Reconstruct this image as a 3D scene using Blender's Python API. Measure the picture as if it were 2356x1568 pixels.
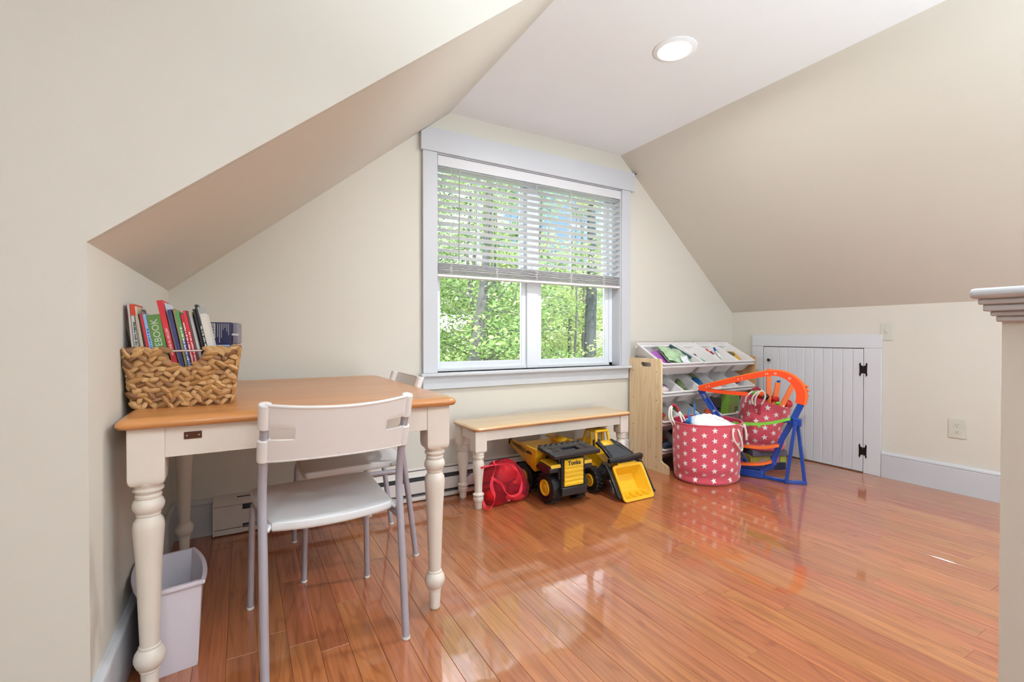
import bpy, bmesh, math, random
from math import sin, cos, pi, radians, sqrt, atan2
from mathutils import Vector, Matrix, Euler
import numpy as np
random.seed(7); RNG = np.random.default_rng(11)
for _o in list(bpy.data.objects): bpy.data.objects.remove(_o)
SC = bpy.context.scene; COL = SC.collection
# ---------------------------------------------------------------- camera
cam = bpy.data.cameras.new('camera'); camo = bpy.data.objects.new('camera', cam); COL.objects.link(camo)
cam.sensor_width = 36.0; cam.lens = 36.0 * 1089.23 / 2356.0; cam.clip_start = 0.05; cam.clip_end = 300
_a, _b, _c = radians(29.588), radians(-.607), radians(.025)
_f = Vector((sin(_a)*cos(_b), cos(_a)*cos(_b), sin(_b))); _r = Vector((cos(_a), -sin(_a), 0)); _u = _r.cross(_f)
_r2 = _r*cos(_c) + _u*sin(_c); _u2 = -_r*sin(_c) + _u*cos(_c)
camo.matrix_world = Matrix(((_r2.x, _u2.x, -_f.x, 0), (_r2.y, _u2.y, -_f.y, 0), (_r2.z, _u2.z, -_f.z, 1.0), (0, 0, 0, 1)))
SC.camera = camo
# ---------------------------------------------------------------- world
W = bpy.data.worlds.new('sky'); SC.world = W; W.use_nodes = True
nt = W.node_tree; nt.nodes.clear()
def wn(t, **k):
    n = nt.nodes.new(t)
    for a, v in k.items(): setattr(n, a, v)
    return n
_tc = wn('ShaderNodeTexCoord'); _nz = wn('ShaderNodeTexNoise'); _nz.inputs['Scale'].default_value = 2.6; _nz.inputs['Detail'].default_value = 5
_mp = wn('ShaderNodeMapping'); _mp.inputs['Scale'].default_value = (1, 1, 2.4)
_cr = wn('ShaderNodeValToRGB'); _cr.color_ramp.elements[0].position = .40; _cr.color_ramp.elements[1].position = .58
_cr.color_ramp.elements[0].color = (.075, .13, .23, 1); _cr.color_ramp.elements[1].color = (1.0, 1.0, 1.05, 1)
_bg = wn('ShaderNodeBackground'); _bg.inputs['Strength'].default_value = 5.2
_ou = wn('ShaderNodeOutputWorld')
nt.links.new(_tc.outputs['Generated'], _mp.inputs['Vector']); nt.links.new(_mp.outputs[0], _nz.inputs['Vector'])
nt.links.new(_nz.outputs[0], _cr.inputs[0]); nt.links.new(_cr.outputs[0], _bg.inputs[0]); nt.links.new(_bg.outputs[0], _ou.inputs[0])
# ---------------------------------------------------------------- sun, ceiling lamp and added fill lights
def light(name, kind, loc, energy, col=(1, 1, 1), size=.1, rot=(0, 0, 0), sy=None, shape='DISK'):
    l = bpy.data.lights.new(name, kind); o = bpy.data.objects.new(name, l); COL.objects.link(o)
    l.energy = energy; l.color = col; o.location = loc; o.rotation_euler = rot
    if kind == 'AREA':
        l.shape = 'RECTANGLE' if sy else shape; l.size = size
        if sy: l.size_y = sy
    return o
s = light('sun', 'SUN', (0, -5, 20), 6.5, (1, .95, .86), rot=(radians(38), 0, radians(-28))); s.data.angle = radians(1.0)
LAMP = (1.857, 1.645)                       # recessed lamp in view
light('ceiling_lamp_glow', 'AREA', (LAMP[0], LAMP[1], 2.375), 22, (.97, .98, 1), .13)
REAR_FILLS = [(-.5, -.5), (1.9, -.3), (.7, -1.6)]  # added fill lamps, unseen behind the camera
for _x, _y in REAR_FILLS: light('rear_fill_glow', 'AREA', (_x, _y, 2.375), 9, (.95, .97, 1), .13)
light('rear_fill_area', 'AREA', (.5, -2.45, 1.5), 10, (.84, .94, 1), 2.6, (radians(90), 0, 0), 1.5)  # added fill light from the rear, no window is built there
_b = light('upward_fill', 'AREA', (1.1, -.9, 1.45), 64, (.76, .91, 1), .5, (radians(172), 0, 0)); _b.data.spread = radians(150)  # added fill behind the camera, aimed up to brighten the ceiling
_b = light('low_fill', 'AREA', (2.5, -1.75, .35), 60, (.72, .89, 1), .6, (radians(150), 0, radians(28))); _b.data.spread = radians(150)  # added low fill out of view, lifts the slopes and ceiling
SC.view_settings.view_transform = 'Standard'; SC.view_settings.look = 'None'
SC.view_settings.exposure = 0.14; SC.view_settings.gamma = 1.0; SC.view_settings.use_curve_mapping = False
# ================================================================ materials
def mat(name, col, rough=.5, metal=0, coat=0, coatr=.1, spec=.5, bump=0, bscale=60, var=0, vscale=8, sheen=0, trans=0, alpha=1, emit=None, ior=1.5, sub=0, vec=None):
    m = bpy.data.materials.new(name); m.use_nodes = True
    t = m.node_tree; p = t.nodes['Principled BSDF']; I = p.inputs
    I['Base Color'].default_value = (*col, 1); I['Roughness'].default_value = rough; I['Metallic'].default_value = metal
    I['Coat Weight'].default_value = coat; I['Coat Roughness'].default_value = coatr; I['Specular IOR Level'].default_value = spec
    I['Sheen Weight'].default_value = sheen; I['Transmission Weight'].default_value = trans; I['Alpha'].default_value = alpha; I['IOR'].default_value = ior
    if sub: I['Subsurface Weight'].default_value = sub; I['Subsurface Radius'].default_value = (.02, .02, .02)
    if emit: I['Emission Color'].default_value = (*emit[0], 1); I['Emission Strength'].default_value = emit[1]
    tc = t.nodes.new('ShaderNodeTexCoord')
    if var or 1:
        n = t.nodes.new('ShaderNodeTexNoise'); n.inputs['Scale'].default_value = vscale; n.inputs['Detail'].default_value = 4
        mp = t.nodes.new('ShaderNodeMapping'); mp.inputs['Scale'].default_value = vec or (1, 1, 1)
        t.links.new(tc.outputs['Object'], mp.inputs[0]); t.links.new(mp.outputs[0], n.inputs['Vector'])
        mx = t.nodes.new('ShaderNodeMix'); mx.data_type = 'RGBA'
        v = var or .03
        mx.inputs[6].default_value = (*[min(1, c*(1+v)) for c in col], 1); mx.inputs[7].default_value = (*[c*(1-v) for c in col], 1)
        t.links.new(n.outputs[0], mx.inputs[0]); t.links.new(mx.outputs[2], I['Base Color'])
    if bump:
        nb = t.nodes.new('ShaderNodeTexNoise'); nb.inputs['Scale'].default_value = bscale; nb.inputs['Detail'].default_value = 3
        t.links.new(tc.outputs['Object'], nb.inputs['Vector'])
        b = t.nodes.new('ShaderNodeBump'); b.inputs['Strength'].default_value = bump; b.inputs['Distance'].default_value = .004
        t.links.new(nb.outputs[0], b.inputs['Height']); t.links.new(b.outputs[0], I['Normal'])
    return m
def woodmat(name, light_c, dark_c, rough=.3, coat=.6, coatr=.12, axis=1, tint=.0, gs=1.0, coat_ior=1.5, ring=True):
    m = bpy.data.materials.new(name); m.use_nodes = True; t = m.node_tree; N = t.nodes; L = t.links
    p = N['Principled BSDF']; tc = N.new('ShaderNodeTexCoord'); oi = N.new('ShaderNodeObjectInfo')
    mul = N.new('ShaderNodeMath'); mul.operation = 'MULTIPLY'; mul.inputs[1].default_value = 37.0; L.new(oi.outputs['Random'], mul.inputs[0])
    add = N.new('ShaderNodeVectorMath'); add.operation = 'ADD'; L.new(tc.outputs['Object'], add.inputs[0])
    cmb = N.new('ShaderNodeCombineXYZ')
    for i in range(3): L.new(mul.outputs[0], cmb.inputs[i])
    L.new(cmb.outputs[0], add.inputs[1])
    mp = N.new('ShaderNodeMapping'); sc = [(58 if ring else 26)*gs]*3; sc[axis] = (2.2 if ring else 1.6)*gs; mp.inputs['Scale'].default_value = sc; L.new(add.outputs[0], mp.inputs[0])
    n = N.new('ShaderNodeTexNoise'); n.inputs['Scale'].default_value = 1.0; n.inputs['Detail'].default_value = 6; n.inputs['Roughness'].default_value = .62; L.new(mp.outputs[0], n.inputs['Vector'])
    mp2 = N.new('ShaderNodeMapping'); s2 = [14*gs]*3; s2[axis] = 1.1*gs; mp2.inputs['Scale'].default_value = s2; L.new(add.outputs[0], mp2.inputs[0])
    n2 = N.new('ShaderNodeTexNoise'); n2.inputs['Scale'].default_value = .8; n2.inputs['Detail'].default_value = 1; L.new(mp2.outputs[0], n2.inputs['Vector'])
    w = N.new('ShaderNodeMath'); w.operation = 'MULTIPLY'; w.inputs[1].default_value = 75 if ring else 58; L.new(n2.outputs[0], w.inputs[0])
    sn = N.new('ShaderNodeMath'); sn.operation = 'SINE'; L.new(w.outputs[0], sn.inputs[0])
    mxm = N.new('ShaderNodeMath'); mxm.operation = 'MAXIMUM'; mxm.inputs[1].default_value = 0; L.new(sn.outputs[0], mxm.inputs[0])
    pwr = N.new('ShaderNodeMath'); pwr.operation = 'POWER'; pwr.inputs[1].default_value = 5; L.new(mxm.outputs[0], pwr.inputs[0])
    pw = N.new('ShaderNodeMath'); pw.operation = 'MULTIPLY'; pw.inputs[1].default_value = -.16 if ring else -.03; L.new(pwr.outputs[0], pw.inputs[0])
    ad = N.new('ShaderNodeMath'); ad.operation = 'ADD'; L.new(n.outputs[0], ad.inputs[0]); L.new(pw.outputs[0], ad.inputs[1])
    cr = N.new('ShaderNodeValToRGB'); cr.color_ramp.elements[0].position = .30; cr.color_ramp.elements[1].position = .62
    cr.color_ramp.elements[0].color = (*dark_c, 1); cr.color_ramp.elements[1].color = (*light_c, 1); L.new(ad.outputs[0], cr.inputs[0])
    hv = N.new('ShaderNodeHueSaturation')
    a = N.new('ShaderNodeMapRange'); a.inputs[3].default_value = 1 - tint; a.inputs[4].default_value = 1 + tint*.75; L.new(oi.outputs['Random'], a.inputs[0]); L.new(a.outputs[0], hv.inputs['Value'])
    fr = N.new('ShaderNodeMath'); fr.operation = 'FRACT'; L.new(mul.outputs[0], fr.inputs[0])
    b = N.new('ShaderNodeMapRange'); b.inputs[3].default_value = .5 - .007*(tint > 0); b.inputs[4].default_value = .5 + .006*(tint > 0); L.new(fr.outputs[0], b.inputs[0]); L.new(b.outputs[0], hv.inputs['Hue'])
    L.new(cr.outputs[0], hv.inputs['Color']); L.new(hv.outputs[0], p.inputs['Base Color'])
    p.inputs['Roughness'].default_value = rough; p.inputs['Coat Weight'].default_value = coat; p.inputs['Coat Roughness'].default_value = coatr; p.inputs['Coat IOR'].default_value = coat_ior
    bp = N.new('ShaderNodeBump'); bp.inputs['Strength'].default_value = .12; bp.inputs['Distance'].default_value = .001; L.new(n.outputs[0], bp.inputs['Height']); L.new(bp.outputs[0], p.inputs['Normal'])
    # gentle waviness of the varnish
    n3 = N.new('ShaderNodeTexNoise'); n3.inputs['Scale'].default_value = 9; n3.inputs['Detail'].default_value = 2; L.new(add.outputs[0], n3.inputs['Vector'])
    b3 = N.new('ShaderNodeBump'); b3.inputs['Strength'].default_value = .10; b3.inputs['Distance'].default_value = .006; L.new(n3.outputs[0], b3.inputs['Height']); L.new(b3.outputs[0], p.inputs['Coat Normal'])
    return m
M = {}
M['wall'] = mat('cream_wall_paint', (.70, .665, .588), .75, bump=.04, bscale=220, var=.01)
M['ceil'] = mat('white_ceiling_paint', (.90, .92, .94), .8, bump=.03, bscale=200, var=.01)
M['trim'] = mat('white_trim_paint', (.60, .615, .65), .35, var=.01)
M['door'] = mat('white_door_paint', (.70, .715, .75), .4, var=.01)
M['oak'] = woodmat('red_oak_floor', (.50, .172, .058), (.325, .093, .028), .36, 1.0, .055, 1, .12, coat_ior=1.62)
M['gap'] = mat('dark_floor_gap', (.05, .02, .012), .8)
M['honey'] = woodmat('honey_table_top', (.62, .27, .085), (.50, .19, .05), .38, .4, .14, 0, 0, .6, ring=False)
M['maple'] = woodmat('pale_bench_top', (.74, .52, .28), (.63, .40, .19), .3, .8, .12, 0, 0, .8, ring=False)
M['bullnose'] = woodmat('bench_edge_wood', (.56, .27, .11), (.46, .2, .08), .35, .6, .15, 0)
M['antique'] = mat('antique_white_paint', (.77, .69, .60), .42, coat=.2, var=.05, vscale=12)
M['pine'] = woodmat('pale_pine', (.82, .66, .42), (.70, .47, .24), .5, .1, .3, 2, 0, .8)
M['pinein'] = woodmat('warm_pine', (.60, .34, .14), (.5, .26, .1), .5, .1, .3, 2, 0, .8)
M['plastic'] = mat('white_chair_plastic', (.83, .80, .775), .38, var=.01)
M['seatp'] = mat('white_seat_plastic', (.80, .81, .82), .4, bump=.02, bscale=500, var=.01)
M['tube'] = mat('lavender_grey_metal', (.44, .42, .475), .38, metal=.25, coat=.2, var=.02)
M['cap'] = mat('white_foot_cap', (.85, .84, .82), .4)
M['steel'] = mat('steel', (.62, .6, .6), .25, metal=1)
M['iron'] = mat('dark_bronze_iron', (.028, .02, .02), .45, metal=.6)
M['glass'] = bpy.data.materials.new('window_glass')
def mixglass(m, tint=(1, 1, 1), gl=.06):
    m.use_nodes = True; t = m.node_tree; t.nodes.clear()
    a = t.nodes.new('ShaderNodeBsdfTransparent'); a.inputs[0].default_value = (*tint, 1)
    g = t.nodes.new('ShaderNodeBsdfGlossy'); g.inputs['Roughness'].default_value = .02
    f = t.nodes.new('ShaderNodeFresnel'); f.inputs[0].default_value = 1.35
    x = t.nodes.new('ShaderNodeMixShader'); o = t.nodes.new('ShaderNodeOutputMaterial')
    t.links.new(f.outputs[0], x.inputs[0]); t.links.new(a.outputs[0], x.inputs[1]); t.links.new(g.outputs[0], x.inputs[2]); t.links.new(x.outputs[0], o.inputs[0])
mixglass(M['glass'], (.97, .99, .985))
M['blind'] = mat('white_blind_vinyl', (.93, .93, .94), .4, var=.01)
def _trl(m, f):
    t = m.node_tree; p = t.nodes['Principled BSDF']; o = t.nodes['Material Output']; tr = t.nodes.new('ShaderNodeBsdfTranslucent'); tr.inputs[0].default_value = (.9, .9, .9, 1); x = t.nodes.new('ShaderNodeMixShader'); x.inputs[0].default_value = f
    t.links.new(p.outputs[0], x.inputs[1]); t.links.new(tr.outputs[0], x.inputs[2]); t.links.new(x.outputs[0], o.inputs['Surface'])
_trl(M['blind'], .55)
M['stack'] = mat('off_white_blind_stack', (.82, .79, .80), .45, var=.02)
M['vinyl'] = mat('window_vinyl', (.82, .86, .90), .35, var=.01)
M['cord'] = mat('blind_cord', (.78, .77, .76), .7)
M['plate'] = mat('almond_plate', (.64, .635, .55), .35, var=.01)
M['black'] = mat('black_plastic', (.012, .012, .015), .32, coat=.3, var=.1)
M['rubber'] = mat('black_tire_plastic', (.01, .009, .01), .36, bump=.02, var=.1)
M['tonka'] = mat('yellow_toy_paint', (.86, .50, .015), .3, coat=.5, var=.03)
M['tonkad'] = mat('deep_yellow_plastic', (.86, .46, .012), .38, coat=.2, var=.03)
M['dgrey'] = mat('dark_grey_plastic', (.05, .055, .065), .4)
M['pink'] = mat('coral_pink_canvas', (.68, .085, .125), .85, sheen=.3, bump=.12, bscale=500, var=.08, vscale=3)
M['pinkin'] = mat('magenta_lining', (.62, .03, .10), .85, var=.06)
M['star'] = mat('white_star_print', (.90, .87, .85), .85)
M['rope'] = mat('white_cotton_rope', (.86, .82, .74), .9, bump=.5, bscale=300)
M['tab'] = mat('dark_red_tab', (.42, .02, .05), .8)
M['orange'] = mat('orange_track_plastic', (.90, .075, .012), .35, coat=.3, var=.03)
M['orangel'] = mat('light_orange_plastic', (.94, .18, .03), .35, coat=.3, var=.03)
M['blue'] = mat('blue_toy_plastic', (.005, .055, .34), .32, coat=.4, var=.05)
M['lblue'] = mat('bright_blue_plastic', (.02, .22, .62), .35, coat=.3, var=.05)
M['green'] = mat('lime_green_plastic', (.20, .62, .06), .35, coat=.3, var=.03)
M['cloth'] = mat('white_plastic_bag', (.88, .90, .93), .35, bump=.3, bscale=30, var=.02)
M['lav'] = mat('pale_lavender_plastic', (.70, .64, .69), .45, var=.02)
M['heater'] = mat('heater_enamel', (.70, .64, .60), .45, var=.02)
M['slot'] = mat('dark_slot', (.09, .085, .085), .6)
M['cable'] = mat('black_cable', (.012, .012, .014), .4)
M['lens'] = mat('lamp_lens', (1, 1, 1), .5, emit=((1, .98, .95), 6.0))
M['bin'] = mat('white_storage_bin', (.80, .77, .76), .42, sub=.0, var=.01)
def col(name, c, r=.5, **k):
    if name not in M: M[name] = mat(name, c, r, **k)
    return M[name]
def straw():
    m = bpy.data.materials.new('water_hyacinth_strand'); m.use_nodes = True; t = m.node_tree; N = t.nodes; L = t.links; p = N['Principled BSDF']
    oi = N.new('ShaderNodeObjectInfo'); cr = N.new('ShaderNodeValToRGB'); e = cr.color_ramp.elements
    e[0].position = 0; e[0].color = (.20, .085, .035, 1); e[1].position = 1; e[1].color = (.60, .36, .155, 1)
    k = cr.color_ramp.elements.new(.16); k.color = (.36, .18, .07, 1); k = cr.color_ramp.elements.new(.4); k.color = (.50, .275, .105, 1)
    L.new(oi.outputs['Random'], cr.inputs[0])
    tc = N.new('ShaderNodeTexCoord'); mp = N.new('ShaderNodeMapping'); mp.inputs['Scale'].default_value = (60, 420, 420); L.new(tc.outputs['Object'], mp.inputs[0])
    n = N.new('ShaderNodeTexNoise'); n.inputs['Scale'].default_value = 1; n.inputs['Detail'].default_value = 3; L.new(mp.outputs[0], n.inputs['Vector'])
    mx = N.new('ShaderNodeMix'); mx.data_type = 'RGBA'; mx.blend_type = 'MULTIPLY'; mx.inputs[0].default_value = .5
    c2 = N.new('ShaderNodeValToRGB'); c2.color_ramp.elements[0].color = (.55, .45, .38, 1); c2.color_ramp.elements[1].color = (1.15, 1.1, 1.05, 1); c2.color_ramp.elements[0].position = .3; c2.color_ramp.elements[1].position = .6
    L.new(n.outputs[0], c2.inputs[0]); L.new(cr.outputs[0], mx.inputs[6]); L.new(c2.outputs[0], mx.inputs[7]); L.new(mx.outputs[2], p.inputs['Base Color'])
    p.inputs['Roughness'].default_value = .48
    b = N.new('ShaderNodeBump'); b.inputs['Strength'].default_value = .4; b.inputs['Distance'].default_value = .001; L.new(n.outputs[0], b.inputs['Height']); L.new(b.outputs[0], p.inputs['Normal'])
    return m
M['straw'] = straw()
def leafmat(name, cols):
    m = bpy.data.materials.new(name); m.use_nodes = True; t = m.node_tree; N = t.nodes; L = t.links; N.clear()
    g = N.new('ShaderNodeNewGeometry'); cr = N.new('ShaderNodeValToRGB'); e = cr.color_ramp.elements
    e[0].color = (*cols[0], 1); e[1].color = (*cols[-1], 1)
    for i, c in enumerate(cols[1:-1]): k = e.new((i+1)/(len(cols)-1)); k.color = (*c, 1)
    L.new(g.outputs['Random Per Island'], cr.inputs[0])
    d = N.new('ShaderNodeBsdfDiffuse'); tr = N.new('ShaderNodeBsdfTranslucent'); x = N.new('ShaderNodeMixShader'); x.inputs[0].default_value = .45; o = N.new('ShaderNodeOutputMaterial')
    L.new(cr.outputs[0], d.inputs[0]); L.new(cr.outputs[0], tr.inputs[0]); L.new(d.outputs[0], x.inputs[1]); L.new(tr.outputs[0], x.inputs[2]); L.new(x.outputs[0], o.inputs[0])
    return m
M['leaf'] = leafmat('spring_leaf', [(.09, .17, .06), (.26, .40, .14), (.36, .50, .20), (.47, .58, .30)])
M['leaf2'] = leafmat('yellow_green_leaf', [(.24, .33, .12), (.44, .53, .22), (.55, .62, .34)])
M['bark'] = mat('grey_bark', (.10, .098, .095), .9, bump=1, bscale=8, var=.45, vscale=5, vec=(2, 2, .5))
M['bark2'] = mat('dark_bark', (.06, .07, .075), .9, bump=1, bscale=8, var=.6, vscale=5, vec=(3, 3, .6))
M['ground'] = mat('woodland_floor', (.26, .34, .10), .95, var=.4, vscale=.8)
# ================================================================ mesh builder
class G:
    def __init__(s): s.v = []; s.f = []
    def add(s, vs, fs, mtx=None):
        b = len(s.v)
        s.v += [tuple(mtx @ Vector(p)) if mtx else tuple(p) for p in vs]; s.f += [tuple(i+b for i in f) for f in fs]; return s
    def box(s, x0, x1, y0, y1, z0, z1, mtx=None):
        v = [(x, y, z) for z in (z0, z1) for y in (y0, y1) for x in (x0, x1)]
        return s.add(v, [(0, 2, 3, 1), (4, 5, 7, 6), (0, 1, 5, 4), (2, 6, 7, 3), (0, 4, 6, 2), (1, 3, 7, 5)], mtx)
    def prism(s, poly, a, b, ax='y', mtx=None):
        n = len(poly)
        def P(p, t): return {'y': (p[0], t, p[1]), 'z': (p[0], p[1], t), 'x': (t, p[0], p[1])}[ax]
        v = [P(p, a) for p in poly] + [P(p, b) for p in poly]
        f = [tuple(range(n)), tuple(range(2*n-1, n-1, -1))] + [(i, (i+1) % n, n+(i+1) % n, n+i) for i in range(n)]
        return s.add(v, f, mtx)
    def loft(s, rings, c0=True, c1=True, closed=True, mtx=None):
        n = len(rings[0]); v = [p for r in rings for p in r]; f = []
        for k in range(len(rings)-1):
            for i in range(n if closed else n-1):
                j = (i+1) % n; f.append((k*n+i, k*n+j, (k+1)*n+j, (k+1)*n+i))
        if c0: f.append(tuple(range(n-1, -1, -1)))
        if c1: f.append(tuple((len(rings)-1)*n+i for i in range(n)))
        return s.add(v, f, mtx)
    def lathe(s, prof, n=24, mtx=None, cx=0, cy=0):
        return s.loft([[(cx+r*cos(2*pi*i/n), cy+r*sin(2*pi*i/n), z) for i in range(n)] for r, z in prof], mtx=mtx)
    def sweep(s, pts, sec, up=(0, 0, 1), closed=False, scale=None, mtx=None):
        pts = [Vector(p) for p in pts]; up = Vector(up); rings = []; n = len(pts); pr = None
        for i, p in enumerate(pts):
            t = (pts[(i+1) % n]-pts[i-1]) if closed else (pts[min(i+1, n-1)]-pts[max(i-1, 0)])
            t.normalize()
            x = t.cross(up)
            if x.length < 1e-4: x = pr or t.orthogonal()
            x.normalize()
            if pr and x.dot(pr) < 0: x = -x
            pr = x; y = x.cross(t); k = scale[i] if scale else 1
            rings.append([tuple(p+x*a*k+y*b*k) for a, b in sec])
        if closed: rings.append(rings[0])
        return s.loft(rings, not closed, not closed, mtx=mtx)
    def tube(s, pts, r, n=10, closed=False, rad=None, mtx=None):
        pts = [Vector(p) for p in pts]; m = len(pts); rings = []; x = None
        for i, p in enumerate(pts):
            t = (pts[(i+1) % m]-pts[i-1]) if closed else (pts[min(i+1, m-1)]-pts[max(i-1, 0)])
            t.normalize()
            x = t.orthogonal() if x is None else x - t*x.dot(t)
            if x.length < 1e-6: x = t.orthogonal()
            x.normalize(); y = t.cross(x); k = rad[i] if rad else r
            rings.append([tuple(p+(x*cos(2*pi*j/n)+y*sin(2*pi*j/n))*k) for j in range(n)])
        if closed: rings.append(rings[0])
        return s.loft(rings, not closed, not closed, mtx=mtx)
    def ell(s, c, r, nu=16, nv=10, mtx=None):
        rings = [[(c[0]+r[0]*sin(pi*k/nv)*cos(2*pi*i/nu), c[1]+r[1]*sin(pi*k/nv)*sin(2*pi*i/nu), c[2]-r[2]*cos(pi*k/nv)) for i in range(nu)] for k in range(1, nv)]
        b = len(s.v); s.loft(rings, False, False, mtx=mtx)
        n = len(rings)*nu; e = [(c[0], c[1], c[2]-r[2]), (c[0], c[1], c[2]+r[2])]
        s.v += [tuple(mtx @ Vector(p)) if mtx else p for p in e]
        for i in range(nu):
            j = (i+1) % nu; s.f.append((b+n, b+j, b+i)); s.f.append((b+n+1, b+n-nu+i, b+n-nu+j))
        return s
    def grid(s, fn, nu, nv, mtx=None):
        v = [fn(i/(nu-1), j/(nv-1)) for j in range(nv) for i in range(nu)]
        return s.add(v, [(j*nu+i, j*nu+i+1, (j+1)*nu+i+1, (j+1)*nu+i) for j in range(nv-1) for i in range(nu-1)], mtx)
    def mesh(s, name, angle=.6, recalc=True):
        me = bpy.data.meshes.new(name); me.from_pydata(s.v, [], s.f); me.validate()
        if recalc:
            bm = bmesh.new(); bm.from_mesh(me); bmesh.ops.remove_doubles(bm, verts=bm.verts, dist=1e-6); bmesh.ops.recalc_face_normals(bm, faces=bm.faces); bm.to_mesh(me); bm.free()
        if angle:
            me.shade_smooth(); me.set_sharp_from_angle(angle=angle)
        return me
    def obj(s, name, m, parent=None, bev=0, solid=0, sub=0, angle=.6, loc=None, rot=None, kind=None, label=None, recalc=True, soff=0, seg=2):
        me = s.mesh(name, angle, recalc); me.materials.append(M[m] if isinstance(m, str) else m)
        o = bpy.data.objects.new(name, me); COL.objects.link(o)
        if parent: o.parent = parent
        if loc: o.location = loc
        if rot: o.rotation_euler = rot
        if solid: q = o.modifiers.new('s', 'SOLIDIFY'); q.thickness = solid; q.offset = soff
        if bev: q = o.modifiers.new('b', 'BEVEL'); q.width = bev; q.segments = seg; q.limit_method = 'ANGLE'; q.angle_limit = .6; q.harden_normals = False
        if sub: q = o.modifiers.new('u', 'SUBSURF'); q.levels = q.render_levels = sub
        if kind: o['kind'] = kind
        if label: o['label'] = label
        return o
def thing(name, label, cat, loc=(0, 0, 0), rz=0, group=None, rot=None, kind=None):
    o = bpy.data.objects.new(name, None); COL.objects.link(o); o.empty_display_size = .05
    o.location = loc; o.rotation_euler = rot or (0, 0, rz)
    if label: o['label'] = label
    if cat: o['category'] = cat
    if group: o['group'] = group
    if kind: o['kind'] = kind
    return o
def tag(o, label, cat, group=None):
    o['label'] = label; o['category'] = cat
    if group: o['group'] = group
    return o
def dup(root, loc, rz, label, group=None):
    r = root.copy(); COL.objects.link(r); r.location = loc; r.rotation_euler = (0, 0, rz); r['label'] = label
    if group: r['group'] = group
    for ch in [c for c in COL.objects if c.parent == root]:
        c = ch.copy(); COL.objects.link(c); c.parent = r
        for g in [q for q in COL.objects if q.parent == ch]:
            d = g.copy(); COL.objects.link(d); d.parent = c
    return r
def text(name, body, size, m, parent, loc, rot, ext=.0006, align='CENTER', sx=1, bold=0):
    c = bpy.data.curves.new(name, 'FONT'); c.body = body; c.size = size; c.extrude = ext; c.align_x = align; c.align_y = 'CENTER'; c.offset = bold; c.resolution_u = 3
    t = bpy.data.objects.new(name, c); COL.objects.link(t); bpy.context.view_layer.update()
    me = bpy.data.meshes.new_from_object(t.evaluated_get(bpy.context.evaluated_depsgraph_get())); bpy.data.objects.remove(t)
    me.name = name; me.materials.clear(); me.materials.append(M[m] if isinstance(m, str) else m)
    o = bpy.data.objects.new(name, me); COL.objects.link(o); o.parent = parent; o.location = loc; o.rotation_euler = rot; o.scale = (sx, 1, 1)
    return o
def rrect(w, l, r, n=4, z=0, cx=0, cy=0):
    P = []
    for qx, qy, a in ((1, 1, 0), (-1, 1, 90), (-1, -1, 180), (1, -1, 270)):
        for k in range(n+1):
            t = radians(a+90*k/n); P.append((cx+qx*(w/2-r)+r*cos(t), cy+qy*(l/2-r)+r*sin(t), z))
    return P
def spline(pts, n=8):
    P = [Vector(p) for p in pts]; out = []
    for i in range(len(P)-1):
        a, b, c, d = P[max(i-1, 0)], P[i], P[i+1], P[min(i+2, len(P)-1)]
        for k in range(n):
            t = k/n; out.append(.5*((2*b)+(c-a)*t+(2*a-5*b+4*c-d)*t*t+(3*b-a-3*c+d)*t**3))
    out.append(P[-1]); return out
# ================================================================ ROOM
XL, XR, YW, YN = -.314, 3.955, 2.82, 1.4395
ZK, ZC, XCL, XCR = 1.217, 2.412, 1.145, 2.578
SL = (ZC-ZK)/(XCL-XL); SR = (ZC-ZK)/(XR-XCR)
YB, XF = -2.6, -2.6
WX0, WX1, WZ0, WZ1 = 1.054, 2.576, .769, 2.141
def S(name, g, m, **k):
    o = g.obj(name, m, angle=k.pop('angle', .5), **k); o['kind'] = 'structure'; return o
# window wall with its opening (0.16 m thick)
g = G(); y0, y1 = YW, YW+.16
def slopeL(x): return ZK+(x-XL)*SL
g.prism([(XL-.2, 0), (WX0, 0), (WX0, slopeL(WX0)), (XL, ZK), (XL-.2, ZK)], y0, y1)
g.prism([(WX0, 0), (WX1, 0), (WX1, WZ0), (WX0, WZ0)], y0, y1)
g.prism([(WX0, WZ1), (WX1, WZ1), (WX1, ZC), (XCL, ZC), (WX0, slopeL(WX0))], y0, y1)
g.prism([(WX1, 0), (XR+.2, 0), (XR+.2, ZK), (XR, ZK), (XCR, ZC), (WX1, ZC)], y0, y1)
S('wall_back', g, 'wall', angle=0)
S('wall_left', G().box(XL-.14, XL, YN+.018, YW, 0, ZK), 'wall')
S('wall_right', G().box(XR, XR+.14, YB, YW, 0, ZK), 'wall')
# sloping walls
g = G(); g.prism([(XL, ZK), (XCL, ZC), (XCL, ZC+.14), (XL-.14, ZK+.02), (XL-.14, ZK)], YN+.02, YW); S('wall_slope_left', g, 'wall', angle=0)
g = G(); g.prism([(XR, ZK), (XR+.14, ZK), (XR+.14, ZK+.02), (XCR, ZC+.14), (XCR, ZC)], YB, YW); S('wall_slope_right', g, 'wall', angle=0)
# near wall, one plane at the mouth of the dormer, cut along the slope
g = G(); g.box(XF, XL, YN, YN+.018, 0, ZK); g.prism([(XF, ZK), (XL, ZK), (XCL, ZC), (XF, ZC)], YN, YN+.018); S('wall_near', g, 'wall', angle=0)
g = G(); g.box(XF, XCR, YB, YN+.02, ZC, ZC+.1); g.box(XCL, XCR, YN+.02, YW, ZC, ZC+.1); S('ceiling', g, 'ceil')
S('wall_front', G().box(XF, XR+.1, YB-.14, YB, 0, ZC+.1), 'wall')
S('wall_far_left', G().box(XF-.14, XF, YB, YN, 0, ZC+.1), 'wall')
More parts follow.
